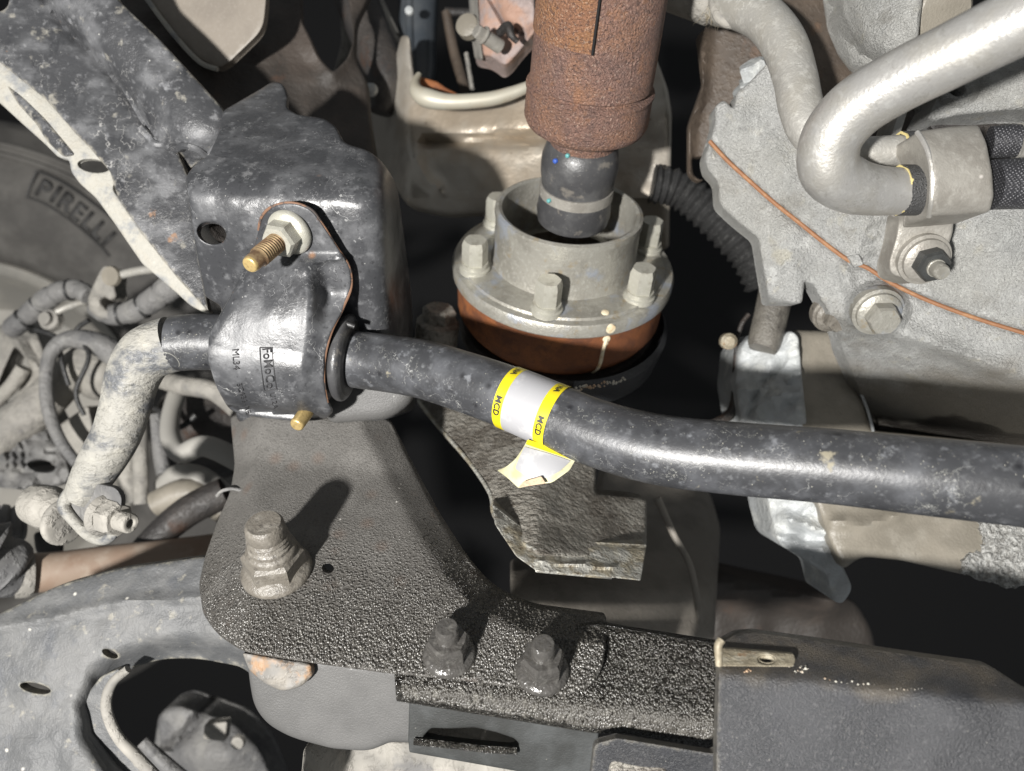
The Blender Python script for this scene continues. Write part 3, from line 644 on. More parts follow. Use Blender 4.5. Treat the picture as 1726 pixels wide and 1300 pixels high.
def tailD(x, y):
    s = ((x-905)*.93+(y-758)*.36)/62; u = (-(x-905)*.36+(y-758)*.93)/60
    return .3335-.006*u+.004*u*u-.006*s*s*np.clip(u, 0, 1)
sheet('peeled_tail', fil([(889, 742, 2), (930, 754, 4), (972, 771, 3), (960, 793), (930, 814, 6), (905, 816), (874, 823, 3), (856, 806), (838, 793, 2), (852, 788, 8), (868, 775), (880, 758)], 6), tailD, M['aged'], lb, step=6, roll=0, thick=.0003)
sheet('white_field', fil([(884, 753, 2), (930, 766, 4), (962, 777, 3), (943, 795), (922, 806, 6), (890, 806), (868, 790), (874, 774)], 5), lambda x, y: tailD(x, y)-.0005, M['white'], lb, step=6, roll=0, thick=.0003)
sheet('yellow_stripe', fil([(889, 741), (930, 753), (972, 770), (968, 776), (930, 764), (886, 749)], 2), lambda x, y: tailD(x, y)-.0009, M['yellow'], lb, step=6, roll=0, thick=.0003)
sheet('folded_corner', fil([(874, 822, 1), (882, 812, 3), (912, 803, 2), (920, 815, 2), (900, 818)], 2), lambda x, y: tailD(x, y)-.0028, M['gluebrown'], lb, step=5, roll=0, thick=.0003)

# ================================================================== speckled support plate with its nuts
NP_ = (0, -.6, .8)
plD0 = plane_n(NP_, (460, 960, .355))
plD = add(plD0, fold((700, 800), (390, 776), -.00026, 10), fold((436, 700), (430, 796), .00042, 6), fold((640, 690), (770, 985), -.0, 1), rough(.0005, 40, 3),
          lambda x, y: .00030*np.maximum(0, 46-segd(x, y, [(655, 712), (690, 775), (740, 870), (790, 950), (830, 990), (900, 1022), (1020, 1040)]))**1.0)
sp_ = thing('support_plate', 'large speckled oily plate bolted with one big nut and two smaller studs', 'bracket', P(560, 980, .35))
plate_out = fil([(388, 700), (655, 706), (690, 775), (740, 868), (790, 946, 30), (835, 995, 30), (900, 1022, 20), (1022, 1038, 6), (1021, 1090), (1016, 1128, 20), (994, 1160, 18), (955, 1172, 10), (800, 1150), (660, 1136), (540, 1120), (412, 1100, 20), (366, 1070, 22), (342, 1035), (335, 985), (345, 940), (366, 880), (388, 830), (396, 785)], 12)
upper = fil([(388, 700), (655, 706), (690, 775), (724, 838), (560, 822), (384, 842), (396, 785)], 5)
sheet('plate', plate_out, plD, M['wet'], sp_, holes=[ell(553, 958, 10, 8, 10)], step=9, roll=7, thick=.0045, hroll=2)
BN = Vector(NP_)
def big(x, y, k, o_, m1, m2):
    q = on(plD, x, y)
    n = lathe('flange_nut', q, NP_, rp([(-.002, .004*k), (-.001, .0172*k), (.002, .0172*k), (.005, .0135*k), (.006, .0120*k)], 4), m1, o_, seg=40)
    hexa('hex', q+BN*.004*k, NP_, .0150*k, .0105*k, m1, n, rot=10)
    lathe('collar', q+BN*.0140*k, NP_, rp([(0, .0122*k), (.003*k, .0120*k), (.0045*k, .0100*k)], 2), m1, n, seg=30)
    lathe('stud', q+BN*.018*k, NP_, rp([(-.002*k, .0104*k), (.002*k, .0104*k), (.003*k, .0094*k), (.004*k, .0102*k), (.0055*k, .0094*k), (.0065*k, .0100*k), (.008*k, .0092*k), (.009*k, .0096*k), (.0145*k, .0090*k), (.0160*k, .0078*k), (.0160*k, 0)], .6*.001), m2, n, seg=30)
def beads(name, poly, D, n, dens, rad, parent, avoid=(), lift=0):
    """thousands of small hanging oil drops on an oily face, joined as one part"""
    pa = np.array(poly); lo_, hi_ = pa.min(0), pa.max(0); rs = np.random.RandomState(7)
    x = lo_[0]+(hi_[0]-lo_[0])*rs.rand(n*6); y = lo_[1]+(hi_[1]-lo_[1])*rs.rand(n*6)
    m = inside(x, y, pa) & (segd(x, y, poly, True) > 3.5) & (rs.rand(len(x)) < dens(x, y))
    for ax_, ay, ar in avoid: m &= np.hypot(x-ax_, y-ay) > ar
    x, y = x[m][:n], y[m][:n]; k = len(x)
    p = PA(x, y, D(x, y)); e = 2.0
    tx_ = PA(x+e, y, D(x+e, y))-p; ty_ = PA(x, y-e, D(x, y-e))-p
    tx_ /= np.linalg.norm(tx_, axis=1)[:, None]; nn = np.cross(tx_, ty_); nn /= np.linalg.norm(nn, axis=1)[:, None]; ty_ = np.cross(nn, tx_)
    nn *= np.sign(-nn[:, 1:2])
    r = rad(x, y)*(.55+.9*rs.rand(k)**1.5)
    lv = [(0, 0, 1.0)]+[(math.cos(q*math.pi/3)*s, math.sin(q*math.pi/3)*s*1.35, h) for s, h in ((.62, .72), (1, -.15)) for q in range(6)]
    lv = np.array(lv); V_ = p[:, None]+r[:, None, None]*(tx_[:, None]*lv[None, :, :1]+ty_[:, None]*lv[None, :, 1:2]+nn[:, None]*lv[None, :, 2:]*.95)
    lf = [(0, 1+q, 1+(q+1) % 6) for q in range(6)]+[(1+q, 7+q, 7+(q+1) % 6, 1+(q+1) % 6) for q in range(6)]
    fs = [tuple(13*i+q for q in f) for i in range(k) for f in lf]
    return mk(name, V_.reshape(-1, 3), fs, M['bead2'], parent, kind='stuff', angle=0)
beads('oil_drops', plate_out, plD, 7500, lambda x, y: np.clip((y-860+.10*(x-560))/230, 0, 1)**1.3, lambda x, y: .00028+.00024*np.clip((y-930)/190, 0, 1), sp_, [(553, 958, 14), (467, 962, 58), (757, 1098, 26), (914, 1126, 26)])
big(467, 962, .95, sp_, M['oilnut'], M['oilnut'])
def small(x, y, o_):
    q = on(plD, x, y)
    n = lathe('flange_nut', q, NP_, rp([(-.002, .004), (-.001, .0112), (.0018, .0112), (.0035, .0085)], 3), M['oilnut2'], o_, seg=32)
    hexa('hex', q+BN*.0025, NP_, .0092, .0095, M['oilnut2'], n, rot=14)
    lathe('stud', q+BN*.010, NP_, rp([(0, .0049), (.0085, .0049), (.0095, .0042), (.0095, 0)], .0006), M['oilnut2'], n, seg=24)
small(757, 1104, sp_); small(914, 1132, sp_)

# ================================================================== cross channel under the plate
chD = add(plane_n(NP_, (460, 960, .3605)), fold((660, 1160), (1207, 1222), .00045, 8), rough(.0006, 40, 9))
ch = thing('cross_channel', 'oil beaded cross channel beneath the support plate, running to the skid plate', 'chassis crossmember', P(930, 1150, .31))
sheet('channel_top', fil([(664, 1128), (900, 1060), (1015, 1052), (1060, 1060, 6), (1212, 1084, 3), (1213, 1252, 10), (1194, 1266, 8), (1150, 1258), (1048, 1236, 4), (1040, 1248, 2), (1032, 1236, 4), (1000, 1236), (668, 1182, 3)], 6), chD, M['bead'], ch, step=8, roll=5, thick=.004)
beads('oil_drops', fil([(672, 1140), (900, 1112), (1024, 1066), (1060, 1064, 6), (1206, 1090, 3), (1207, 1246, 10), (1150, 1252), (1048, 1230, 4), (1000, 1230), (676, 1178, 3)], 6), chD, 6500,
      lambda x, y: np.clip(.35+(y-1130-(x-670)*.11)/50, .25, 1), lambda x, y: .00034+.0002*np.clip((y-1120-(x-670)*.11)/60, 0, 1), ch)
faD = plane((700, 1200, .330), (1000, 1260, .324), (850, 1300, .331))
sheet('channel_face', fil([(690, 1176), (1010, 1225), (1003, 1310), (940, 1312), (690, 1268, 3), (688, 1246, 3)], 4), faD, M['face'], ch, holes=[fil([(712, 1243), (726, 1227, 6), (760, 1228), (800, 1226), (836, 1234), (868, 1245), (877, 1256, 6), (862, 1263, 6), (800, 1257), (740, 1250)], 5)], step=8, roll=3, thick=.006, hroll=3)
surfline('slot_lip', [(698, 1250), (760, 1256), (820, 1263), (872, 1266)], faD, 6, M['bead'], ch, lift=.002, n=5)
fnD = plane((1000, 1260, .300), (1220, 1290, .296), (1100, 1310, .302))
sheet('closing_plate', fil([(994, 1320), (1002, 1254, 10), (1040, 1244, 4), (1200, 1270, 5), (1216, 1262), (1230, 1330)], 6), fnD, M['skid'], ch, step=8, roll=3, thick=.004)
lathe('drain_plug', on(fnD, 1075, 1304), (0, -.75, .55), rp([(-.002, .0118), (.003, .0115), (.004, .0100), (.0035, .006), (.003, 0)], 2), M['cast'], ch, seg=32)
lathe('paint_seam', on(chD, 1036, 1240), (0, -.3, -.9), [(0, .0012), (.0035, .0009), (.0045, 0)], M['bead'], ch, seg=10)

# ================================================================== skid plate, lower right, with a clip nut
skD = add(plane((1210, 1250, .283), (1700, 1250, .268), (1450, 1150, .279)), fold((1600, 1172), (1211, 1134), .00028, 7), fold((1500, 1260), (1726, 1120), .0, 1), rough(.0012, 90, 4), mound(1620, 1210, 60, 40, .002))
sk = thing('skid_plate', 'dusty blue-grey skid plate with a folded top edge in the lower right corner', 'guard plate', P(1450, 1200, .28))
sheet('plate', fil([(1207, 1340), (1207, 1255), (1211, 1140), (1210, 1084), (1228, 1075, 8), (1242, 1067, 10), (1273, 1065), (1370, 1078), (1580, 1109), (1667, 1121, 20), (1693, 1138), (1730, 1162), (2150, 1330), (2150, 1340)], 6), skD, M['skid'], sk, step=9, roll=4, thick=.004)
cn = thing('clip_nut', 'corroded U-shaped clip nut pushed onto the corner of the skid plate', 'clip nut', P(1275, 1105, .28))
cnD = add(skD, const(-.0032))
sheet('clip_leaf', fil([(1208, 1090), (1218, 1092), (1338, 1102, 4), (1341, 1112), (1337, 1124, 4), (1214, 1123, 4), (1209, 1110)], 4), cnD, M['clip'], cn, holes=[ell(1292, 1112, 15, 8, 5)], step=6, roll=2, thick=.0014, hroll=3)
tube('clip_bend', [(1212, 1122, .2785, 6), (1211, 1104, .2785, 6.5), (1211, 1088, .2785, 7), (1216, 1079, .279, 7)], M['clip'], cn, seg=14, n=6)
for k in range(3):
    e = ell(1292, 1112+k*1.5, 13-k*1.5, 6.5-k, 5, 14)
    surfline('thread_coil', [tuple(q) for q in e], add(skD, const(-.0022+.0007*k)), 1.3, M['clip'], cn, n=2, closed=True)
rng = random.Random(3)
grit = [(1255+rng.random()*10, 1128+rng.random()*6, 4) for _ in range(6)]+[(1325+rng.random()*38, 1122+rng.random()*12, 4.5) for _ in range(16)]+[(1388+i*9+rng.random()*5, 1142+i*1.2+rng.random()*5, 3.4) for i in range(9)]+[(1500+i*6, 1160+rng.random()*3, 2.2) for i in range(10)]
vs = []; fs = []
for (x, y, r) in grit:
    c = on(skD, x, y); rr = r*.20/F*(.4+.8*rng.random()**2); o = len(vs)
    q = [(0, 0, 1), (0, 0, -1)]+[(math.cos(a*math.pi/3), math.sin(a*math.pi/3), .2*(-1)**a) for a in range(6)]
    vs += [c+Vector(a)*rr*(.7+.5*rng.random()) for a in q]
    for a in range(6): fs += [(o, o+2+a, o+2+(a+1) % 6), (o+1, o+2+(a+1) % 6, o+2+a)]
mk('grit', vs, fs, M['deb'], None, kind='stuff', label='pale grit lying along the fold of the skid plate', angle=0)

# ================================================================== grey gusset below the plate, and control arm
guD = add(plane((440, 1180, .340), (680, 1200, .334), (560, 1260, .342)), rough(.0006, 60, 3))
gu = thing('gusset_plate', 'smooth grey rounded gusset hanging below the speckled plate', 'bracket', P(560, 1200, .34))
sheet('gusset', fil([(418, 1120), (520, 1110), (700, 1130), (735, 1180), (760, 1215), (735, 1224), (716, 1230, 6), (706, 1246), (690, 1252, 4), (660, 1250, 10), (622, 1266, 16), (560, 1262), (490, 1243, 24), (450, 1220, 30), (428, 1190, 20), (421, 1150)], 12), guD, M['smooth'], gu, step=9, roll=8, thick=.004)
caD = add(plane((0, 1100, .392), (420, 1020, .392), (180, 1280, .380)), fold((336, 1002), (0, 1050), .0001, 14), ridge([(-20, 1062), (100, 1038), (200, 1014), (340, 1008)], .0022, 9),
          lambda x, y: .017*np.exp(-(segd(x, y, [(430, 1150), (405, 1125), (330, 1110), (270, 1112), (215, 1130), (180, 1155), (165, 1190), (170, 1235), (200, 1280), (235, 1320)])/24)**2), rough(.0012, 45, 6), rough(.0006, 18, 2))
ca = thing('control_arm', 'dusty grey lower control arm with two small slots and a large opening', 'suspension arm', P(180, 1120, .375))
sheet('arm_shell', fil([(-40, 1050), (0, 1034), (100, 986, 30), (200, 958, 30), (345, 938), (430, 950), (540, 1090), (525, 1150, 10), (500, 1160, 14), (470, 1166, 14), (440, 1152, 14), (408, 1124, 14), (330, 1109, 30), (270, 1111, 20), (215, 1130, 20), (180, 1155, 20), (164, 1190, 20), (170, 1236, 20), (200, 1282), (240, 1330), (-40, 1330)], 12), caD, M['arm'], ca, holes=[ell(60, 1160, 26, 8, 12), ell(186, 1102, 14, 6, 24)], step=7, roll=6, thick=.005, hroll=3)
tube('opening_lip', [(216, 1128, .386, 7), (192, 1148, .386, 8), (180, 1176, .386, 9), (182, 1206, .386, 9), (200, 1244, .386, 9), (232, 1278, .386, 10), (270, 1318, .386, 10)], M['dust'], ca, seg=14, n=6)
sheet('opening_wall', fil([(205, 1125), (190, 1150), (176, 1190), (186, 1230), (230, 1290), (262, 1330), (160, 1330), (140, 1180), (170, 1140)], 10), const(.394), M['arm'], ca, step=10, roll=3)
sheet('end_patch', fil([(408, 1100), (525, 1118), (528, 1138), (508, 1158, 12), (476, 1166, 12), (446, 1152, 12), (420, 1130)], 6), add(const(.328), rough(.0022, 26, 3)), M['endpatch'], ca, step=8, roll=8, thick=.004, label='tan rusty end of the arm under the plate')

# ================================================================== rusty drive shaft with boot
S0, S1 = Vector(P(962, 388, .468)), Vector(P(1015, 0, .375)); SA = (S1-S0).normalized()
def hpy(py):
    k = (650-py)/F; return (k*S0.y-S0.z)/(SA.z-k*SA.y)
def sprof(l): return [(hpy(py), rx*(S0+SA*hpy(py)).y/F) for py, rx in l]
ds = thing('drive_shaft', 'brown rusted drive shaft coming down into a black rubber boot', 'drive shaft', S0)
lathe('shaft_tube', S0, SA, rp(sprof([(228, 50), (222, 60), (214, 88), (206, 100), (196, 105), (146, 107), (142, 107), (139, 100), (136, 100), (133, 104), (60, 107), (-120, 112)]), .004), M['rust'], ds, seg=72, caps=False)
lathe('weld_ring', S0, SA, rp(sprof([(152, 106), (148, 109), (144, 109), (141, 104)]), .001), M['rust'], ds, seg=72, caps=False)
pw = lathe('wrapped_plate', S0, SA, rp(sprof([(52, 105), (52, 110), (-120, 115), (-120, 109)]), .0003), M['rust3'], ds, seg=44, a0=-60, a1=83, caps=False, label='orange rusted plate wrapped round the upper front of the shaft')
sg = []
for py_ in (-110, -60, 0, 52):
    h_, r_ = sprof([(py_, 110 if py_ > 0 else 112+(-py_)*.02)])[0]; t = math.radians(84.2); p_ = S0+SA*h_+(frame(SA)[1]*math.cos(t)+frame(SA)[2]*math.sin(t))*r_
    sg.append((863+p_.x/p_.y*F, 650-p_.z/p_.y*F, p_.y-.0004, 2.2))
tube('seam_gap', sg, M['void'], ds, seg=8, n=3)  # near-black strip drawn in for the shade along the plate seam
lathe('shaft_nose', S0, SA, rp(sprof([(245, 46), (240, 56), (226, 58), (220, 62)]), .002), M['rust'], ds, seg=56)
lathe('rubber_boot', S0, SA, rp(sprof([(372, 40), (368, 59), (352, 62.5), (335, 61), (318, 60), (310, 60), (302, 61.5), (292, 64), (278, 65.5), (264, 65.5), (250, 62), (240, 56), (234, 48)]), .004), M['boot'], ds, seg=56)
bc = lathe('boot_clamp', S0, SA, rp(sprof([(326, 60), (326, 62.5), (310, 62.5), (310, 60)]), .0004), M['clampgrey'], ds, seg=56, caps=False)
_, su, sv = frame(SA)
for a, hh, cc in ((100, 318, 5), (88, 318, 5), (118, 318, 4), (70, 318, 3.5)):
    t = math.radians(a); o = S0+SA*hpy(hh)+(su*math.cos(t)+sv*math.sin(t))*(61*.4/F)
    hexa('clamp_ear', o, (su*math.cos(t)+sv*math.sin(t)), cc*.00050, .0022, M['clampgrey'], bc)
for a, hh, m_, rr in ((48, 252, 'bluedab', 4.5), (64, 240, 'tealdab', 4), (46, 318, 'tealdab', 4)):
    t = math.radians(a); k = [q for q in sprof([(hh, 66 if hh > 245 else 58)])][0]; d_ = su*math.cos(t)+sv*math.sin(t)
    lathe('paint_dab', S0+SA*k[0]+d_*(k[1]+.0002), d_, rp([(-.001, rr*.00032), (.0006, rr*.0003), (.0008, 0)], 1), M[m_], ds, seg=14)

# ================================================================== bolted coupling flange
FO = P(950, 436, .47); FA = Vector((.055, -.655, .755)).normalized(); _, fu, fv = frame(FA)
pxm = .47/F; G = .47/.42
cf = thing('coupling_flange', 'zinc bolted coupling flange with a raised cup, above an orange rusted hub', 'drive flange', FO)
def glathe(name, o, ax_, prof, *a_, **k_):
    return lathe(name, FO+(Vector(o)-FO)*G, ax_, [(h*G, r*G) for h, r in prof], *a_, **k_)
def ghexa(name, o, ax_, r, h, *a_, **k_): return hexa(name, FO+(Vector(o)-FO)*G, ax_, r*G, h*G, *a_, **k_)
R = .0612
glathe('flange_disc', FO, FA, rp([(-.010, .035), (-.010, R-.0015), (-.0085, R), (-.0035, R+.0003), (-.0015, R-.0008), (-.0013, R-.0046), (0, R-.0052), (0, .030)], .0012), M['zinc'], cf, seg=96, caps=False)
cup = glathe('flange_cup', FO, FA, rp([(-.001, .0405), (.004, .0392), (.0235, .0386), (.0272, .0393), (.0300, .0391), (.0307, .0373), (.0300, .0356), (.025, .0350), (-.012, .0348)], .0016), M['zinc'], cf, seg=96, caps=False)
glathe('cup_web', FO, FA, [(-.010, .036), (-.010, 0)], M['dark'], cf, seg=40, caps=False)
hub = glathe('rusty_hub', FO, FA, rp([(-.010, R-.002), (-.012, R-.0025), (-.030, R-.003), (-.036, R-.006), (-.042, R-.011), (-.046, R-.013), (-.055, R-.015)], .002), M['rust2'], cf, seg=96)
glathe('lower_ring', FO, FA, rp([(-.041, R-.012), (-.041, R-.0055), (-.044, R-.0045), (-.050, R-.005), (-.062, R-.012), (-.070, R-.022)], .002), M['dark'], cf, seg=96)
# bolt circle: find the angle that looks toward the viewer
fr = math.degrees(math.atan2(Vector((0, -1, 0)).dot(fv), Vector((0, -1, 0)).dot(fu)))
side = 1 if (fu*math.cos(math.radians(fr+90))+fv*math.sin(math.radians(fr+90))).x > 0 else -1
glathe('deflector', FO, FA, rp([(-.036, R+.001), (-.040, R+.0035), (-.056, R+.0005), (-.064, R-.010)], .003), M['skid'], cf, seg=60, a0=fr+side*8, a1=fr+side*105, caps=False, label='blue grey dust deflector on the right of the hub')
b0 = None
for k in range(6):
    a = math.radians(fr+side*(-10+60*k)); d_ = fu*math.cos(a)+fv*math.sin(a); o = FO+d_*.0510
    if b0 is None:
        b0 = glathe('bolt', o, FA, rp([(-.001, .003), (-.001, .0082), (.0016, .0082), (.0022, .0072), (.0046, .0072), (.0046, .004)], .0006), M['nut'], cf, seg=30)
        h0 = ghexa('bolt_head', o+FA*.0044, FA, .0069, .0135, M['nut'], b0, rot=8); base = o
    else:
        c = b0.copy(); C.objects.link(c); c.location = (o-base)*G; hc = h0.copy(); C.objects.link(hc); hc.parent = c
        r_ = Matrix.Identity(3)
t0 = math.radians(fr+side*23); dv = fu*math.cos(t0)+fv*math.sin(t0); sdv = FA.cross(dv)
def dab(h, r, rr, k=1):
    o = FO+FA*h+dv*r
    glathe('paint_dab', o, dv if k else FA, rp([(-.001, rr), (.0005, rr*.9), (.0008, 0)], .0004), M['paintmark'], cf, seg=14)
dab(0, R-.0078, .0022, 0); dab(-.0045, R, .0028); dab(-.0125, R-.0024, .0022); dab(-.0155, R-.0026, .0014); 
pts = [FO+(FA*h+(dv+sdv*s).normalized()*(r+.0002))*G for h, r, s in ((-.012, R-.0025, 0), (-.020, R-.0028, -.012), (-.028, R-.003, -.018), (-.034, R-.0052, -.014), (-.041, R-.0105, -.006))]
q = [(863+p.x/p.y*F, 650-p.z/p.y*F, p.y, 3.2) for p in pts]
tube('paint_run', q, M['paintmark'], cf, seg=10, n=5)

# ================================================================== oily cast mount below the flange
cmD = add(plane((720, 690, .425), (905, 900, .366), (1085, 850, .395)), fold((905, 700), (905, 960), .00042, 8), fold((905, 930), (822, 836), .0003, 6), fold((1090, 942), (905, 932), .0, 1), rough(.0018, 34, 3), rough(.0008, 13, 1))
cm = thing('cast_mount', 'oil stained brown cast iron mount beneath the coupling flange', 'casting', P(900, 800, .40))
sheet('casting_body', fil([(702, 640), (900, 590), (990, 640), (1004, 720), (1006, 772), (1003, 832, 8), (1060, 836), (1090, 842, 6), (1090, 915), (1084, 944, 4), (905, 936, 4), (880, 920), (836, 878, 20), (830, 840), (800, 792), (745, 732), (703, 680)], 8), cmD, M['cast'], cm, step=8, roll=7, thick=.02)
edD = add(cmD, const(.002))
sheet('lower_band', fil([(905, 908, 2), (1090, 918, 3), (1080, 979, 4), (1034, 974), (905, 963, 4), (870, 938), (834, 884), (830, 850), (868, 880)], 4), add(plane((905, 940, .3635), (1080, 950, .3880), (850, 885, .3775)), ridge([(832, 856), (868, 884), (905, 912), (1088, 922)], -.0022, 4), ridge([(905, 946), (1036, 956)], .003, 4), rough(.0012, 16, 2)), M['castlit'], cm, step=6, roll=3, thick=.02)
sheet('lower_pad', fil([(902, 950), (1034, 960, 3), (1032, 977, 3), (902, 965, 3)], 3), plane((905, 955, .3605), (1030, 965, .3775), (905, 965, .3615)), M['castlit'], cm, step=7, roll=2, thick=.008)
surfline('cast_ridge', [(706, 676, 3), (735, 714, 3.5), (790, 778, 3.5), (826, 832, 4), (834, 870, 4), (872, 908, 4), (903, 928, 3.5)], cmD, 5, M['castlit'], cm, lift=-.001, n=6)
hb = Vector((.15, -.5, .85))
fb = lathe('bolt', P(738, 548, .475), hb, rp([(-.02, .006), (-.02, .0135), (.002, .0135), (.004, .011)], .001), M['cast'], cm, seg=28)
hexa('bolt_head', P(738, 548, .475)+hb.normalized()*.003, hb, .0105, .009, M['cast'], fb)
vs = []; fs = []
for k in range(34):
    x = 968+k*2.5+rng.random()*4; y = 652-k*.35+rng.random()*8-(.0 if k < 20 else 4)
    c = P(x, y, .405+.0006*k); rr = .0008*(.6+.8*rng.random()); o = len(vs)
    q = [(0, 0, 1), (0, 0, -1)]+[(math.cos(a*math.pi/3), math.sin(a*math.pi/3), 0) for a in range(6)]; vs += [c+Vector(a)*rr for a in q]
    for a in range(6): fs += [(o, o+2+a, o+2+(a+1) % 6), (o+1, o+2+(a+1) % 6, o+2+a)]
mk('grit_flakes', vs, fs, M['deb'], None, kind='stuff', label='pale flakes caught under the hub above the bar', angle=0)

# ================================================================== differential housing behind the mount
dh = thing('axle_housing', 'dim smooth taupe axle housing behind the cast mount', 'housing', P(1130, 930, .50))
dhD = add(plane((1080, 900, .50), (1215, 900, .52), (1150, 1060, .47)), fold((1212, 1050), (1196, 800), .002, 16), fold((1212, 1000), (1000, 990), .0006, 14), rough(.003, 70, 3))
sheet('housing_shell', fil([(1020, 790), (1140, 780, 30), (1195, 822, 30), (1214, 890), (1204, 1080), (1000, 1062), (860, 1040), (860, 960), (980, 940)], 12), dhD, M['taupehs'], dh, step=10, roll=10, thick=.03)
tube('housing_rib', [(1108, 840, .485, 7), (1135, 900, .482, 6), (1165, 960, .478, 6), (1180, 1050, .474, 6)], M['taupehs'], dh, seg=12, n=6)

# ================================================================== aluminium gear housing, upper right
ahD0 = plane((1250, 300, .405), (1700, 520, .372), (1320, 500, .408))
GASK = [(1196, 238), (1225, 270), (1262, 304), (1300, 338), (1345, 374), (1395, 414), (1432, 440), (1462, 452), (1500, 476), (1560, 505), (1640, 535), (1740, 566), (2150, 690)]
def gside(x, y):  # + below the gasket
    gy = np.interp(x, [p[0] for p in GASK], [p[1] for p in GASK]); return y-gy
ahD = add(ahD0, lambda x, y: .0025*sst(gside(x, y)/8+.5), ridge(GASK, -.0028, 4.5), ridge([(1448, 445), (1476, 360), (1496, 330)], -.0025, 3.5), ridge([(1464, 448), (1490, 365), (1512, 330)], -.002, 3.5), ridge([(1424, 450), (1440, 520), (1425, 560)], .004, 12),
          boss(1480, 522, 50, 44, .007, .3), boss(1440, 560, 40, 30, .0, .3), lambda x, y: .00042*np.maximum(0, np.minimum(y-(560+(x-1500)*.30), 160)), ridge([(1530, 560), (1620, 600), (1740, 650)], .004, 16), mound(1700, 390, 60, 36, .004), mound(1240, 200, 30, 30, .004),
          fold((1310, 400), (1285, 500), -.0, 1), ridge([(1320, 395), (1335, 450), (1335, 512)], .004, 24), fold((1192, 262), (1275, 420), .0, 1), ridge([(1300, 240), (1330, 300), (1390, 350)], .0022, 16), mound(1250, 235, 46, 40, -.003), rough(.0009, 60, 4), rough(.0004, 24, 8))
ah = thing('gear_housing', 'grey cast aluminium gear housing with a brown gasket line, filling the upper right', 'housing', P(1450, 400, .40))
house_out = fil([(1188, 264, 6), (1196, 240), (1206, 205), (1204, 180, 8), (1220, 168, 8), (1236, 184, 8), (1242, 156, 8), (1262, 140), (1300, 100), (1336, 112), (1372, 230, 10), (1440, 262), (1560, 285), (1600, 300), (1700, 290), (2150, 286), (2150, 760), (1700, 752), (1610, 742), (1500, 738), (1468, 722), (1440, 640), (1418, 590), (1412, 560, 16), (1392, 520, 8), (1370, 480, 6), (1356, 474, 4), (1352, 512, 8), (1296, 512, 8), (1284, 440), (1278, 402, 10), (1240, 372, 16), (1212, 345, 10), (1210, 305, 10), (1192, 288, 10)], 8)
sheet('casting', house_out, ahD, M['alu'], ah, step=7, roll=6, thick=.012)
surfline('gasket', [(a, b, 3.6) for a, b in GASK], add(ahD0, const(.0012)), 3, M['gasket'], ah, n=6)
sheet('gasket_lug', fil([(1428, 432), (1448, 428), (1456, 446), (1440, 452)], 4), add(ahD0, const(-.0014)), M['alu'], ah, step=6, roll=3)
def hbolt(x, y, D, axis, k, parent, m, rot=0, lift=0):
    a = Vector(axis).normalized(); q = on(D, x, y)+a*lift
    b = lathe('bolt', q, a, rp([(-.004, .004*k), (-.004, .0128*k), (.0008, .0128*k), (.0012, .0112*k), (.003, .0110*k), (.0045, .0088*k)], .0008), m, parent, seg=34)
    hexa('bolt_head', q+a*.0035, a, .0082*k, .0085*k, m, b, rot=rot); return b
hbolt(1478, 524, ahD, (-.06, -.80, -.50), 1.0, ah, M['zinc'], 10, .001)
hbolt(1402, 528, const(.415), (.05, -.80, -.50), .85, ah, M['oilnut'], 20)
lathe('corner_bolt', P(1278, 140, .418), (-.5, -.5, .75), rp([(-.006, .0085), (.001, .0085), (.002, .0105), (.004, .0105), (.0045, .0078), (.011, .0076), (.012, .006), (.012, 0)], .0008), M['pale'], ah, seg=6, angle=25)
lathe('corner_washer', P(1274, 150, .416), (-.5, -.5, .75), rp([(-.006, .0125), (.003, .012), (.004, .009)], .001), M['pale'], ah, seg=28)
# upper bracket castings behind the pipes
ub = thing('upper_casting', 'rough grey casting with a round hole behind the coolant pipes at the top right', 'casting', P(1600, 120, .40))
ubD = add(plane((1450, 60, .385), (1726, 150, .365), (1600, 220, .385)), mound(1480, 60, 70, 60, .008), fold((1545, -10), (1545, 80), .00015, 4), ridge([(1420, 0), (1450, 90), (1490, 110)], -.004, 12), boss(1612, 148, 34, 30, .003), rough(.0016, 34, 11), rough(.0006, 14, 2))
sheet('casting', fil([(1412, -40), (1420, 20, 14), (1440, 66), (1466, 100, 14), (1500, 104), (1580, 90), (1640, 84, 8), (2150, 72), (2150, 180), (1700, 186, 14), (1610, 196, 12), (1570, 206, 8), (1560, 200), (1580, 164), (1540, 130), (1560, -40)], 8), ubD, M['alu'], ub, holes=[ell(1612, 150, 15, 12, 20)], step=8, roll=7, thick=.02)
lathe('round_boss', P(1580, 20, .382), (.1, -.6, -.3), rp([(-.02, .016), (.004, .016), (.007, .013), (.007, 0)], .002), M['pan'], ub, seg=30)
sheet('rib', fil([(1500, 235), (1520, 172), (1534, 172), (1514, 238)], 2), const(.378), M['dulltube'], ub, step=8, roll=2, thick=.02)
sheet('rib', fil([(1446, 226), (1462, 198), (1476, 186), (1460, 228)], 2), const(.380), M['pale'], ub, step=8, roll=2, thick=.02)
sheet('backing_web', fil([(1300, -40), (1430, -40), (1440, 60), (1480, 120), (1560, 180), (1730, 180), (1730, 300), (1420, 300), (1360, 160)], 10), const(.425), M['brown'], ub, step=14, roll=4)  # dark brown sheet standing in for the shadowed recess beside the thinner pipe
sheet('dark_cover', fil([(1560, 206), (1640, 196), (2150, 186), (2150, 330), (1640, 330), (1600, 250)], 8), const(.395), M['dark'], ub, step=14, roll=4)  # black sheet painted in for the shadow behind the hoses

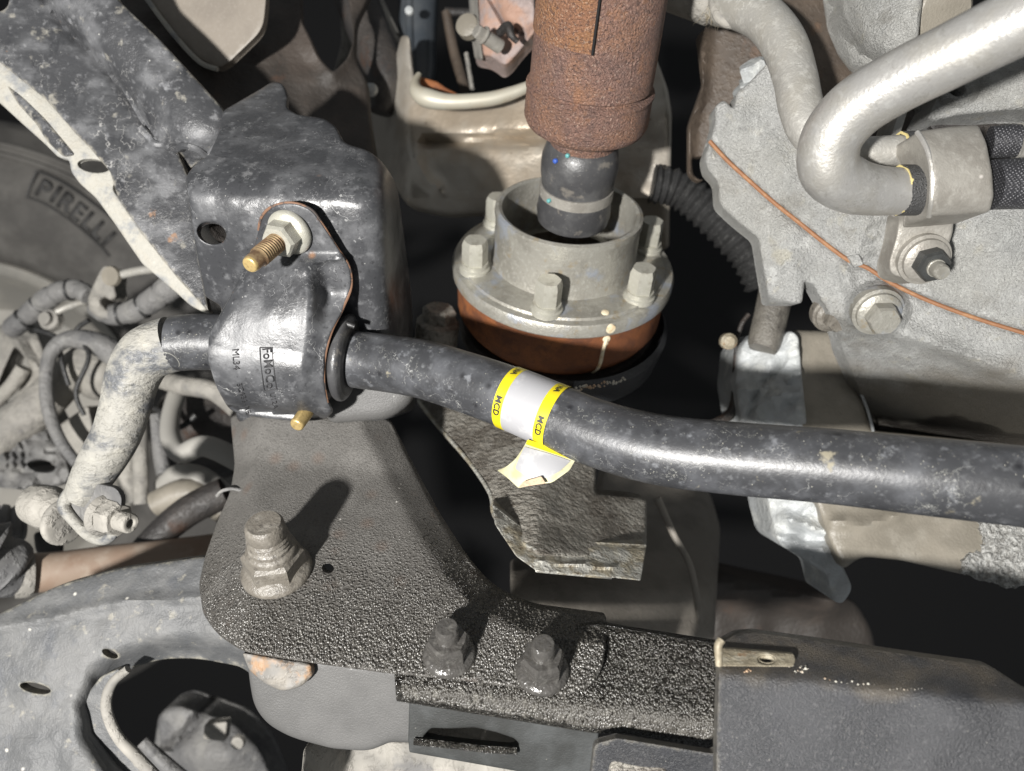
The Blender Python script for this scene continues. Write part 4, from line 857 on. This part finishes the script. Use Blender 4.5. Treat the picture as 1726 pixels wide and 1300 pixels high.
# brown bracket behind, left of the housing
bb = thing('rear_bracket', 'dim brown bracket plate between the heat shield and the gear housing', 'bracket', P(1200, 150, .47))
sheet('bracket_plate', fil([(1175, 60), (1196, 40), (1300, 20), (1320, 120), (1280, 180), (1215, 220), (1210, 270, 20), (1180, 310, 24), (1160, 296, 14), (1160, 210), (1185, 140)], 8), add(plane((1180, 100, .465), (1300, 100, .455), (1200, 300, .47)), ridge([(1190, 40), (1182, 160), (1162, 220), (1160, 300)], .006, 8)), M['brown'], bb, holes=[fil([(1166, 266), (1204, 262), (1206, 284, 14), (1184, 306, 14), (1168, 296, 10)], 6)], step=10, roll=4, thick=.004)
br = thing('frayed_sleeve', 'hairy brown frayed sleeve end beside the thinner coolant pipe', 'sleeve', P(1190, 14, .42))
lathe('sleeve', P(1215, 6, .415), (-.75, .3, .45), rp([(0, .010), (.004, .013), (.03, .013)], .002), M['dust'], br, seg=24)
vs = []; fs = []
for k in range(130):
    a = rng.random()*6.28; c = P(1192+rng.random()*28, -6+rng.random()*30, .412); d = Vector((-.4+rng.random()*.5, rng.random()*.6-.5, -.9+rng.random()*1.0)).normalized()*(.006+.006*rng.random()); s = d.cross(Vector((0, 1, 0))).normalized()*.0004
    o = len(vs); vs += [c-s, c+s, c+d, c+Vector((0, .0004, 0))]; fs += [(o, o+1, o+2), (o, o+2, o+3), (o+1, o+3, o+2)]
mk('frayed_fibre', vs, fs, M['clip'], br, kind='stuff', angle=0)
tube('sleeve_ring', [(1200, -8, .408, 9), (1208, 22, .404, 9), (1224, 38, .402, 9), (1246, 40, .402, 8), (1258, 30, .402, 8)], M['dust'], br, seg=14, n=6)

# ================================================================== coolant pipes
big_p = [(2100, -150, .215, 68), (1790, 0, .250, 60), (1700, 45, .262, 57), (1600, 95, .276, 54), (1510, 140, .290, 52), (1440, 185, .302, 51), (1401, 235, .311, 50), (1398, 285, .318, 49), (1432, 312, .324, 46), (1480, 322, .328, 41), (1540, 322, .330, 38), (1600, 320, .331, 37)]
cp = thing('coolant_pipe', 'thick bright aluminium pipe bending back on itself in front of the gear housing', 'pipe', P(1430, 200, .305))
tube('pipe', big_p, M['tubealu'], cp, seg=40, n=10)
thin = [(1215, 8, .415, 34), (1252, 14, .400, 36), (1290, 34, .388, 37), (1322, 76, .376, 37), (1340, 130, .366, 36), (1350, 180, .358, 36), (1366, 222, .352, 34), (1400, 250, .348, 30), (1450, 258, .346, 27), (1540, 252, .345, 25), (1600, 252, .344, 25)]
cp2 = thing('coolant_pipe', 'thinner matt grey pipe passing behind the bright pipe into the same clamp', 'pipe', P(1330, 100, .37))
tube('pipe', thin, M['dulltube'], cp2, seg=36, n=10)
# clamp over both pipes
pc = thing('pipe_clamp', 'grey saddle clamp with black gritty lining holding the two aluminium pipes', 'clamp', P(1600, 290, .32))
pcD = lambda x, y: .327-.024*np.sqrt(np.maximum(0, 1-np.clip((y-288+(x-1600)*.02)/79, -1, 1)**2))*.55
sheet('saddle', fil([(1545, 222, 6), (1600, 214), (1648, 210, 8), (1662, 240), (1672, 290), (1675, 330), (1668, 358, 8), (1600, 364), (1566, 366, 6), (1570, 340), (1572, 300), (1566, 262), (1556, 240)], 8), pcD, M['clampgrey'], pc, step=8, roll=5, thick=.022)
surfline('saddle_edge', [(1546, 223), (1556, 238), (1566, 262), (1572, 300), (1570, 340), (1566, 365)], lambda x, y: pcD(x, y)+.001, 4.5, M['tubealu'], pc, n=6)
lathe('lining', P(1521, 321, .330), (1, .02, .01), rp([(-.0015, .0098), (-.0015, .0108), (.03, .0108), (.03, .0098)], .0005), M['tape'], pc, seg=36, caps=False)
lathe('lining', P(1530, 252, .344), (1, .02, .01), rp([(-.003, .0068), (-.003, .0080), (.03, .0080), (.03, .0068)], .0005), M['tape'], pc, seg=36, caps=False)
lathe('glue_bead', P(1513, 321, .330), (1, .02, .01), rp([(0, .0097), (0, .0106), (.0012, .0104), (.0012, .0097)], .0003), M['glue'], pc, seg=36, caps=False, wob=.05)
lathe('glue_bead', P(1516, 252, .344), (1, .02, .01), rp([(0, .0067), (0, .0078), (.0012, .0076), (.0012, .0067)], .0003), M['glue'], pc, seg=36, caps=False, wob=.05)
legD = plane((1540, 380, .352), (1600, 380, .350), (1520, 465, .362))
lg = sheet('clamp_leg', fil([(1518, 352), (1608, 350), (1606, 392), (1590, 440), (1575, 470, 16), (1535, 474, 16), (1500, 462, 10), (1498, 440), (1510, 400)], 8), add(legD, fold((1610, 372), (1500, 370), -.0006, 5), rough(.0006, 30)), M['clampgrey'], pc, step=8, roll=4, thick=.012)
n_ = hbolt(1556, 436, legD, (-.02, -.84, -.46), .95, pc, M['clampgrey'], 18, .001); n_.children[0].data.materials[0] = M['face']
lathe('stud', on(legD, 1556, 436)+Vector((-.02, -.84, -.46))*.010, (-.02, -.84, -.46), rp([(0, .0042), (.004, .0042), (.0042, .0037), (.009, .0036), (.010, .003), (.010, 0)], .0005), M['zinc'], n_, seg=22)
# braided hoses to the right of the clamp
bh = thing('braided_hose', 'black braided hose leaving the clamp beside the upper pipe', 'hose', P(1700, 240, .34))
tube('braid', [(1668, 240, .345, 26), (1700, 238, .343, 27), (1716, 238, .342, 27)], M['braid'], bh, seg=28, n=6)
tube('end_sleeve', [(1715, 238, .342, 29), (2150, 236, .340, 29)], M['dulltube'], bh, seg=28, n=4)
bh2 = thing('braided_hose', 'thicker black braided hose leaving the clamp at the right edge', 'hose', P(1700, 310, .33))
tube('braid', [(1672, 312, .330, 41), (1710, 310, .329, 42), (1790, 308, .326, 43), (2150, 300, .316, 44)], M['braid'], bh2, seg=32, n=6)

# ================================================================== pan and pale castings below the housing
op = thing('oil_pan', 'tan oil filmed pan behind the bar at the right, with a bare granular patch', 'oil pan', P(1550, 850, .44))
opD = add(plane((1360, 650, .462), (1480, 700, .452), (1600, 950, .420)), fold((1345, 560), (1372, 900), -.0006, 14), ridge([(1408, 880), (1460, 886), (1510, 870), (1545, 845)], .005, 11), fold((1726, 975), (1400, 925), -.0, 1), rough(.004, 110, 2))
sheet('pan_shell', fil([(1335, 556), (1430, 560), (1440, 640), (1470, 726), (2150, 790), (2150, 996), (1620, 968), (1520, 945), (1450, 938, 20), (1420, 962, 14), (1394, 905), (1370, 830), (1348, 700)], 10), opD, M['pan'], op, step=10, roll=12, thick=.04)
sheet('granular_patch', [tuple(np.array(q)+np.array((rng.random()*7-3.5, rng.random()*7-3.5))) for q in resam(fil([(1648, 872), (2150, 880), (2150, 1000), (1700, 990), (1622, 968), (1618, 950), (1640, 930), (1660, 918), (1650, 895)], 6), 8)], add(opD, const(-.0016), rough(.003, 7, 5)), M['gran'], op, step=5, roll=3, thick=.004, label='bare granular patch of washed metal')
surfline('vertical_flash', [(1444, 646), (1462, 690), (1472, 728)], add(opD, const(-.001)), 2.6, M['pale'], op, n=4)
gc = thing('alloy_casting', 'bright ribbed alloy casting at the centre right, crossed by the anti-roll bar', 'casting', P(1340, 800, .47))
gcD = add(plane((1260, 600, .47), (1350, 650, .455), (1380, 920, .44)), ridge([(1322, 605), (1310, 628), (1278, 650), (1265, 700)], -.004, 5), ridge([(1330, 640), (1355, 625)], .005, 6), ridge([(1300, 668), (1352, 662)], .005, 8), ridge([(1318, 872), (1400, 900)], .006, 8), ridge([(1310, 905), (1390, 930)], .005, 7), ridge([(1245, 655), (1275, 656)], .004, 6), mound(1345, 690, 12, 9, .004), mound(1312, 680, 10, 8, .003), rough(.004, 22, 5))
sheet('casting', fil([(1244, 590), (1256, 574, 10), (1280, 560), (1300, 588), (1330, 556), (1346, 566), (1352, 640), (1370, 800), (1392, 880), (1404, 920), (1424, 962), (1438, 992, 14), (1420, 1018, 14), (1404, 1014), (1392, 966), (1352, 940), (1312, 918, 14), (1298, 870), (1286, 800), (1250, 720), (1238, 650)], 8), gcD, M['pale'], gc, step=7, roll=6, thick=.04)
pt = thing('dark_pipe_stub', 'dim brown pipe stub hanging beneath the gear housing', 'pipe', P(1295, 560, .46))
tube('pipe', [(1310, 480, .47, 28), (1300, 530, .468, 28), (1288, 578, .465, 27), (1284, 590, .464, 22)], M['oil'], pt, seg=24, n=6)
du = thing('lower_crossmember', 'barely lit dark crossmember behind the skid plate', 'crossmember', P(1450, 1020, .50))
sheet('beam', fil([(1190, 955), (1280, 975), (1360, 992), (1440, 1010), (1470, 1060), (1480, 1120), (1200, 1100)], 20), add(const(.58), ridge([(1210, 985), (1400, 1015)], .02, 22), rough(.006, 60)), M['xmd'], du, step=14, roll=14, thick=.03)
# small dark fittings in the gap
tg = thing('brake_line', 'thin dark tube crossing the gap right of the coupling flange', 'tube', P(1180, 565, .50))
lathe('brass_fitting', P(1226, 575, .47), (-.1, -1, -.1), rp([(0, .0052), (.006, .005), (.008, .003), (.008, 0)], .001), M['clip'], tg, seg=20)
tube('line', [(1262, 530, .48, 4), (1248, 552, .48, 4), (1240, 600, .48, 4), (1236, 690, .48, 9), (1190, 720, .48, 8)], M['dark'], tg, seg=12, n=5)
# convoluted hose
cv = thing('convoluted_hose', 'dim ribbed hose curving behind the coupling flange toward the right', 'hose', P(1180, 360, .5))
hp = spl([(1100, 310, .50, 30), (1140, 318, .50, 30), (1180, 345, .50, 31), (1225, 385, .50, 33), (1265, 430, .50, 33), (1290, 480, .50, 33)], False, 14)
hp = [tuple(a[:3])+(a[3]*(1+.10*math.cos(i*1.57)),) for i, a in enumerate(hp)]
tube('hose', hp, M['rubber'], cv, seg=24, n=2)

# ================================================================== heat shield behind the shaft
hs = thing('heat_shield', 'tan blurred heat shield with a rolled cream hem behind the drive shaft', 'heat shield', P(780, 260, .54))
hsD = add(plane((640, 260, .56), (880, 250, .53), (760, 360, .545)), fold((640, 60), (640, 360), .0, 1), lambda x, y: .0009*np.maximum(0, 690-x)**1.15*.5, fold((1000, 335), (600, 330), -.0, 1), ridge([(720, 240), (1000, 228)], -.010, 9), ridge([(700, 262), (712, 296), (738, 318)], .006, 10), lambda x, y: .00045*np.maximum(0, y-335), rough(.006, 90, 3))
sheet('shield_panel', fil([(606, 226), (624, 168), (650, 126), (668, 92), (676, 60), (690, 60), (698, 128), (716, 170), (755, 180), (820, 178), (900, 150), (960, 80), (1090, 60), (1112, 112, 14), (1126, 150), (1133, 190), (1130, 330), (1128, 420), (1000, 420), (850, 360), (760, 366, 20), (690, 352, 20), (664, 312, 14), (622, 262, 16)], 10), hsD, M['shield'], hs, step=9, roll=9, thick=.004)
tube('rolled_hem', [(706, 126, .525, 5), (700, 140, .52, 8), (704, 156, .515, 13), (722, 166, .512, 16), (760, 172, .51, 13), (820, 168, .51, 12), (860, 158, .51, 11), (890, 146, .51, 9), (930, 128, .515, 8)], M['lip'], hs, seg=20, n=8)
sheet('hem_tab', fil([(704, 128), (738, 138), (752, 148), (775, 160), (730, 160), (706, 148)], 5), const(.53), M['rust2'], hs, step=8, roll=4)

# dark stamped crossmember with an opening, top
xm = thing('stamped_crossmember', 'dark brown stamped crossmember with a pointed opening at the top centre left', 'chassis crossmember', P(520, 120, .50))
xmD = add(plane((400, 100, .50), (600, 100, .53), (500, 300, .49)), ridge([(500, -20), (512, 40), (530, 90), (562, 122), (588, 84), (596, 40)], .006, 14), rough(.006, 60, 9))
sheet('web', fil([(180, -40), (640, -40), (600, 40), (598, 100), (620, 140), (624, 200), (640, 300), (560, 330), (380, 300), (330, 180), (240, 60)], 16), xmD, M['xmd'], xm, holes=[fil([(506, -30), (580, -30), (592, 20), (596, 70), (585, 100), (562, 122, 8), (540, 100), (522, 60), (508, 36)], 10)], step=11, roll=8, thick=.006, hroll=5)
sheet('opening_back', fil([(570, -30), (620, -20), (600, 90), (560, 130), (576, 70)], 8), const(.60), M['oil'], xm, step=12, roll=3)
# taupe panel behind rail
tp = thing('splash_panel', 'taupe plastic panel with a pale rounded rim at the top left', 'panel', P(370, 40, .47))
tpD = plane((260, 20, .478), (440, 20, .470), (370, 110, .476))
tp_out = fil([(236, -40), (251, 0), (293, 55), (337, 102, 24), (368, 116, 10), (384, 108, 12), (413, 80, 20), (444, 50, 24), (449, 0), (449, -40)], 10)
sheet('panel', tp_out, tpD, M['taupe'], tp, step=10, roll=3, thick=.006)
surfline('panel_rim', [(230, -30), (249, 0), (292, 57), (336, 104), (367, 117)], tpD, 4.2, M['cream'], tp, lift=.001, n=6)
# dark pipes and bracket in the top gap
bp_ = thing('hanging_pipe', 'blue black vertical pipe in the gap left of the drive shaft', 'pipe', P(700, 80, .62))
tube('pipe', [(706, -30, .62, 34), (704, 60, .62, 32), (706, 120, .62, 28), (700, 158, .62, 22), (697, 178, .62, 12)], M['bluepipe'], bp_, seg=26, n=6)
tube('side_tube', [(690, -30, .605, 7), (691, 80, .605, 7), (694, 150, .605, 7)], M['bluepipe'], bp_, seg=12, n=5)
lathe('rivet', P(690, 19, .575), (-.1, -1, -.1), rp([(0, .0035), (.002, .003), (.003, 0)], .001), M['pale'], bp_, seg=16)
bs = thing('bright_strut', 'pale strut glimpsed between dark parts left of the pipe', 'strut', P(650, 40, .6))
tube('strut', [(628, -20, .60, 9), (645, 20, .60, 10), (664, 62, .60, 11), (672, 64, .60, 6)], M['dust'], bs, seg=16, n=5)
dkp = thing('dark_tube', 'black slanting tube behind the stamped crossmember', 'tube', P(620, 80, .58))
tube('tube', [(590, -30, .60, 36), (620, 50, .59, 36), (650, 130, .58, 34), (640, 190, .58, 20)], M['dark'], dkp, seg=24, n=6)
lathe('bright_dot', P(626, 152, .56), (-.1, -1, -.1), rp([(0, .005), (.004, .004), (.006, 0)], .002), M['pale'], dkp, seg=18)
wb = thing('amber_wiring', 'amber sheathed wiring tube in the top gap right of the pipe', 'wiring', P(770, 110, .6))
tube('loom', [(752, 20, .60, 8), (766, 90, .60, 9), (784, 150, .59, 9)], M['brown'], wb, seg=14, n=5)
tube('wire', [(786, 90, .585, 4), (796, 150, .58, 4)], M['dust'], wb, seg=10, n=4)
tube('wire', [(750, 20, .60, 7), (800, 22, .60, 7)], M['dark'], wb, seg=10, n=4)
kb = thing('cast_bracket', 'pinkish rusted cast bracket with a pale hex bolt left of the drive shaft', 'bracket', P(840, 50, .50))
kbD = add(plane((800, 40, .50), (890, 40, .48), (840, 100, .495)), fold((806, -20), (812, 100), .0018, 5), fold((830, -20), (900, 60), -.0, 1), ridge([(826, -10), (850, 40), (880, 58)], -.008, 5), rough(.005, 30, 5))
sheet('bracket', fil([(790, -40), (900, -40), (902, 56), (884, 76), (862, 104, 14), (850, 112, 10), (828, 96), (802, 92), (796, 60)], 8), kbD, M['pinkrust'], kb, step=7, roll=6, thick=.02)
sheet('bracket_flange', fil([(788, -40), (803, -40), (808, 50), (814, 100), (800, 96), (793, 50)], 4), add(kbD, const(-.004)), M['dust'], kb, step=7, roll=3)
b_ = lathe('bolt', P(818, 62, .472), (-.75, -.6, .25), rp([(-.012, .0045), (.0, .0045), (.0010, .0058), (.0020, .0058), (.0024, .0042)], .0004), M['clampgrey'], kb, seg=24)
hexa('bolt_head', P(818, 62, .472)+Vector((-.75, -.6, .25))*.002, (-.75, -.6, .25), .0045, .0055, M['clampgrey'], b_)
tube('shadow_clip', [(842, 56, .478, 7), (856, 44, .47, 8), (862, 60, .468, 6), (872, 70, .47, 5)], M['dark'], kb, seg=12, n=5)  # small dark bent tube on the bracket
lathe('round_lug', P(788, 44, .505), (-.3, -.9, 0), rp([(-.004, .008), (.002, .0076), (.003, .005)], .001), M['pan'], kb, seg=24)

# ================================================================== wheel behind the suspension
wh = thing('road_wheel', 'dusty tyre and wheel behind the suspension at the left edge', 'wheel', P(-40, 720, .84))
WA = Vector((.16, -.97, -.10)).normalized(); WO = Vector(P(-52, 724, .84)); u_ = .84/F
ty = lathe('tyre', WO, WA, rp([(-.02, 268*u_), (-.002, 288*u_), (.010, 294*u_), (.016, 306*u_), (.017, 318*u_), (.022, 330*u_), (.028, 360*u_), (.029, 420*u_), (.024, 452*u_), (.0262, 455*u_), (.0262, 460*u_), (.0235, 463*u_), (.0235, 468*u_), (.0255, 471*u_), (.0250, 476*u_), (.018, 480*u_), (.008, 500*u_), (-.008, 516*u_), (-.03, 522*u_), (-.20, 522*u_)], .004), M['tyre'], wh, seg=120, caps=False)
lathe('rim', WO, WA, rp([(-.10, 30*u_), (-.09, 200*u_), (-.05, 250*u_), (-.012, 262*u_), (-.004, 270*u_), (.001, 284*u_), (-.004, 288*u_)], .006), M['rim'], wh, seg=96, caps=False)
swD = plane_p(WA, WO+WA*.0288)
for chh, x, y, r in (('P', 72, 320, 30), ('I', 92, 329, 32), ('R', 110, 342, 34), ('E', 130, 358, 37), ('L', 149, 374, 40), ('L', 166, 389, 43), ('I', 182, 403, 46)):
    text('raised_lettering', chh, x, y, 42, r, swD, M['tyredark'], ty, lift=.0012, ex=.001, wt=.035)
surfline('lettering_frame', [(62, 288), (100, 305), (145, 334), (195, 374), (226, 408)], swD, 2.2, M['tyredark'], ty, lift=.001, n=5)
surfline('lettering_frame', [(44, 332), (80, 346), (124, 376), (166, 412), (184, 432)], swD, 2.0, M['tyredark'], ty, lift=.001, n=5)
surfline('lettering_frame', [(62, 288), (52, 312), (46, 332)], swD, 2.0, M['tyredark'], ty, lift=.001, n=3)

# ================================================================== brake hose, wire and clip
def ribbed(name, pts, mat_, parent, n, amp=.10, per=7):
    hp = spl(pts, False, n); hp = [tuple(a[:3])+(a[3]*(1-amp*(1 if i % per == 0 else 0)),) for i, a in enumerate(hp)]
    return tube(name, hp, mat_, parent, seg=22, n=1)
h1 = thing('brake_hose', 'dusty sleeved brake hose from the knuckle up to the white clip', 'hose', P(90, 500, .60))
ribbed('hose', [(18, 556, .62, 17), (50, 530, .61, 18), (78, 505, .60, 18), (104, 491, .595, 17), (132, 488, .59, 16), (150, 500, .585, 15)], M['dustgrey'], h1, 6, .14, 5)
h2 = thing('brake_hose', 'dusty sleeved brake hose running right from the clip to behind the rail', 'hose', P(240, 515, .56))
ribbed('hose', [(160, 516, .58, 17), (186, 530, .575, 18), (222, 526, .565, 19), (258, 506, .555, 20), (290, 482, .545, 22), (322, 452, .54, 22)], M['dustgrey'], h2, 7, .13, 6)
for k, (x, y, dd, an) in enumerate(((204, 530, .570, -8), (240, 518, .560, -28), (272, 496, .550, -36), (304, 470, .543, -42))):
    ux, uy = math.cos(math.radians(an)), math.sin(math.radians(an))
    tube('sleeve_ring', [(x-ux*2.5, y-uy*2.5, dd, 20.5), (x+ux*2.5, y+uy*2.5, dd, 20.5)], M['rubber'], h2, seg=24, n=2)
for x, y, dd, an in ((40, 538, .612, -38), (66, 516, .605, -42), (118, 489, .592, -5)):
    ux, uy = math.cos(math.radians(an)), math.sin(math.radians(an))
    tube('sleeve_ring', [(x-ux*2, y-uy*2, dd, 18.5), (x+ux*2, y+uy*2, dd, 18.5)], M['rubber'], h1, seg=24, n=2)
hc_ = thing('hose_clip', 'pale forked plastic clip joining the two brake hoses', 'clip', P(170, 480, .575))
sheet('clip_body', fil([(176, 447), (190, 450), (196, 462), (194, 484), (198, 500, 6), (186, 508), (178, 500), (170, 508), (178, 520), (192, 528), (186, 540), (168, 538), (150, 524), (148, 504), (156, 484), (166, 462)], 6), add(const(.565), mound(160, 510, 18, 18, .006), mound(186, 470, 16, 20, .005)), M['dust'], hc_, step=6, roll=6, thick=.016)
lathe('clip_eye', P(190, 466, .553), (-.2, -.95, -.1), rp([(0, .0075), (.003, .007), (.003, .0045)], .001), M['pan'], hc_, seg=22)
wr = thing('sensor_wire', 'grey sensor wire rod from the clip to the frame rail', 'wire', P(240, 458, .55))
tube('wire', [(192, 467, .555, 7), (232, 457, .55, 7.5), (290, 450, .54, 8)], M['dulltube'], wr, seg=14, n=5)
wr2 = thing('sensor_wire', 'short grey wire rod below the left brake hose', 'wire', P(118, 518, .60))
tube('wire', [(96, 526, .60, 6), (118, 516, .60, 6), (146, 508, .595, 5)], M['dulltube'], wr2, seg=14, n=5)
h3 = thing('bent_hose', 'dusty hose arching over and down beside the knuckle', 'hose', P(90, 640, .58))
tube('hose', [(198, 600, .60, 22), (160, 578, .595, 19), (118, 572, .59, 15), (88, 592, .585, 12), (78, 636, .58, 11), (82, 690, .575, 11), (100, 740, .57, 10), (130, 782, .565, 9)], M['dustgrey'], h3, seg=20, n=9)
# knuckle and its arms
kn = thing('steering_knuckle', 'dusty cast steering knuckle with angular openings at the left edge', 'knuckle', P(50, 640, .64))
knD = add(plane((0, 560, .65), (100, 600, .64), (40, 760, .62)), ridge([(0, 562), (30, 576), (50, 606), (70, 640)], .008, 9), rough(.01, 40, 3))
sheet('knuckle_body', fil([(-40, 560), (4, 548), (34, 530), (60, 552), (74, 590), (72, 640), (84, 690), (100, 720), (60, 712), (0, 766), (-40, 790)], 8), knD, M['dust'], kn, holes=[fil([(0, 640), (24, 584, 6), (32, 590), (46, 608), (50, 620, 8), (30, 664), (4, 694), (-20, 710), (-20, 690)], 5)], step=9, roll=6, thick=.02)
tube('knuckle_arm', [(-40, 760, .60, 38), (0, 730, .60, 36), (60, 690, .60, 34), (110, 640, .61, 32), (150, 610, .62, 34)], M['dust'], kn, seg=24, n=6)
tube('inner_arm', [(-20, 690, .63, 10), (20, 650, .63, 12), (40, 620, .63, 12)], M['dust'], kn, seg=16, n=5)
lathe('bolt', P(86, 540, .60), (-.1, -.95, .1), rp([(-.004, .0085), (.003, .008), (.004, .005), (.008, .005), (.008, 0)], .0008), M['dust'], kn, seg=20)
sheet('caliper_lobe', fil([(126, 640), (150, 590, 14), (200, 575), (230, 610), (226, 650), (180, 676, 14), (140, 672, 20)], 12), add(const(.615), mound(165, 630, 40, 40, .018)), M['dust'], kn, step=8, roll=14, thick=.02)
sheet('caliper_lobe', fil([(92, 722), (150, 682, 8), (158, 720), (152, 762), (130, 770), (108, 750)], 8), const(.60), M['dust'], kn, step=8, roll=7, thick=.02)
fn = thing('finned_cover', 'weathered finned cover below the knuckle arm', 'cover', P(50, 790, .60))
fnD_ = add(plane((0, 770, .60), (100, 760, .59), (50, 830, .585)), *[ridge([(4+i*13, 752+i*-2), (10+i*13, 784)], .008, 4) for i in range(3)], rough(.012, 18, 2))
sheet('cover', fil([(-40, 770), (20, 738), (80, 722), (104, 756), (118, 800), (110, 815), (60, 828), (0, 822), (-40, 812)], 10), fnD_, M['dustgrey'], fn, holes=[ell(70, 786, 24, 11, 8)], step=7, roll=7, thick=.03)
# damper rods and spring
dm = thing('damper_rod', 'pale upright damper tubes behind the bent bar end', 'damper', P(240, 790, .58))
tube('tube', [(232, 690, .59, 14), (236, 760, .585, 13), (238, 850, .58, 12)], M['dust'], dm, seg=18, n=5)
tube('tube', [(210, 720, .60, 17), (216, 800, .60, 17), (222, 846, .60, 15)], M['dust'], dm, seg=18, n=5)
tube('tube', [(262, 700, .60, 13), (270, 760, .595, 13), (276, 800, .59, 12)], M['dustgrey'], dm, seg=18, n=5)
for nm, lab, pts_, m_ in (('sensor_wire', 'thin dark wire looping under the clip beside the knuckle', [(150, 540, .59, 4), (128, 560, .592, 4), (150, 600, .585, 4), (128, 660, .58, 4), (142, 700, .58, 4)], 'rubber'),
                      ('sensor_wire', 'thin dark wire dropping left of the bent hose', [(60, 556, .60, 4), (96, 570, .595, 4), (104, 610, .59, 4), (116, 650, .59, 4)], 'rubber'),
                      ('sensor_wire', 'thin dark wire crossing behind the upright damper tubes', [(206, 700, .61, 5), (262, 690, .60, 5), (300, 720, .59, 5), (330, 700, .59, 5)], 'rubber')):
    tw_ = thing(nm, lab, 'wire', P(pts_[0][0], pts_[0][1], pts_[0][2])); tube('wire', pts_, M[m_], tw_, seg=10, n=6)
cs = thing('coil_spring', 'pale dusty coil spring turns seen left of the support plate', 'spring', P(350, 770, .56))
tube('coil', [(300, 660, .60, 15), (288, 700, .58, 15), (288, 740, .56, 16), (306, 764, .545, 17), (345, 752, .54, 18), (400, 775, .545, 19), (440, 800, .56, 19)], M['spring'], cs, seg=22, n=8)
tube('coil', [(276, 820, .60, 16), (300, 800, .585, 17), (340, 805, .575, 18), (390, 845, .575, 19), (430, 880, .58, 19)], M['spring'], cs, seg=22, n=8)
tube('coil', [(270, 640, .60, 15), (310, 650, .58, 16), (360, 660, .57, 16), (400, 690, .57, 16)], M['dust'], cs, seg=22, n=8)
spt = thing('spring_seat', 'dark rubber spring seat behind the coil', 'spring seat', P(330, 710, .62))
sheet('seat', fil([(270, 660), (380, 640), (420, 720), (400, 800), (300, 830), (250, 760)], 30), add(const(.63), mound(330, 720, 60, 50, .02)), M['dark'], spt, step=12, roll=14, thick=.02)
sr = thing('slanted_link', 'dark slanted link rod with a rusty sleeve beneath the spring', 'link', P(310, 860, .54))
tube('rod', [(228, 940, .54, 20), (270, 900, .54, 24), (320, 860, .545, 26), (380, 830, .55, 26)], M['dark'], sr, seg=22, n=5)
tube('rusty_sleeve', [(262, 850, .57, 22), (320, 830, .57, 24), (380, 862, .57, 22)], M['pan'], sr, seg=20, n=5)
wc = thing('wire_clip', 'thin pale bent wire clip at the left edge of the support plate', 'wire clip', P(385, 826, .41))
tube('wire', [(366, 836, .412, 3), (374, 828, .41, 3), (390, 824, .408, 3), (408, 827, .407, 3)], M['dustgrey'], wc, seg=10, n=5)

# axle shaft and boot, lower left
axs = thing('axle_shaft', 'rusty axle shaft with ribbed rubber boot at the lower left edge', 'axle shaft', P(100, 960, .50))
tube('shaft', [(36, 968, .485, 34), (100, 962, .495, 32), (180, 950, .51, 30), (330, 930, .54, 26), (420, 915, .56, 24)], M['tanrust'], axs, seg=28, n=6)
tube('boot_band', [(26, 970, .48, 39), (44, 968, .483, 39), (54, 967, .485, 37)], M['dust'], axs, seg=30, n=5)
hp = [(-90, 930, .46, 90), (-70, 935, .46, 74), (-56, 938, .463, 84), (-40, 940, .465, 62), (-24, 946, .468, 72), (-8, 952, .47, 50), (8, 958, .474, 52), (20, 966, .477, 42), (34, 968, .48, 36)]
tube('boot', hp, M['dustgrey'], axs, seg=36, n=6)
cb = thing('tie_rod_boot', 'ribbed grey rubber boot end above the axle shaft', 'boot', P(20, 900, .52))
ribbed('boot', [(-60, 900, .52, 48), (-20, 890, .52, 42), (20, 886, .525, 34), (44, 884, .53, 24)], M['dustgrey'], cb, 8, .14, 4)
sheet('dirt_bracket', fil([(56, 898), (100, 890), (104, 930), (90, 960), (60, 930)], 8), const(.55), M['dark'], cb, step=9, roll=5)
# hub seen through the control arm opening
hbv = thing('brake_backing', 'dim brake parts seen through the control arm opening', 'brake', P(350, 1250, .58))
sheet('disc_shield', fil([(262, 1340), (258, 1270), (268, 1200), (300, 1186, 24), (340, 1200), (400, 1220), (440, 1262), (470, 1340)], 18), add(const(.60), ridge([(285, 1258), (320, 1232), (340, 1200)], -.012, 7), mound(370, 1275, 60, 40, .02)), M['dustgrey'], hbv, step=10, roll=12, thick=.03)
sheet('square_pad', fil([(345, 1220), (384, 1216), (380, 1250), (342, 1246)], 5), const(.56), M['dust'], hbv, step=8, roll=4, thick=.008)
lathe('pin', P(403, 1249, .56), (0, -1, 0), rp([(0, .0052), (.004, .0045), (.005, 0)], .001), M['dust'], hbv, seg=18)
tube('hub_edge', [(240, 1250, .50, 10), (290, 1300, .50, 14), (340, 1340, .50, 14)], M['dustgrey'], hbv, seg=16, n=5)
lf = thing('pale_casting', 'pale grey casting at the bottom edge beneath the slotted channel', 'casting', P(760, 1290, .42))
sheet('casting', fil([(512, 1262), (530, 1246), (700, 1250), (1010, 1296), (1020, 1340), (505, 1340)], 8), add(const(.40), fold((586, 1230), (584, 1340), -.0006, 4), rough(.004, 40, 3)), M['dust'], lf, step=10, roll=6, thick=.03)
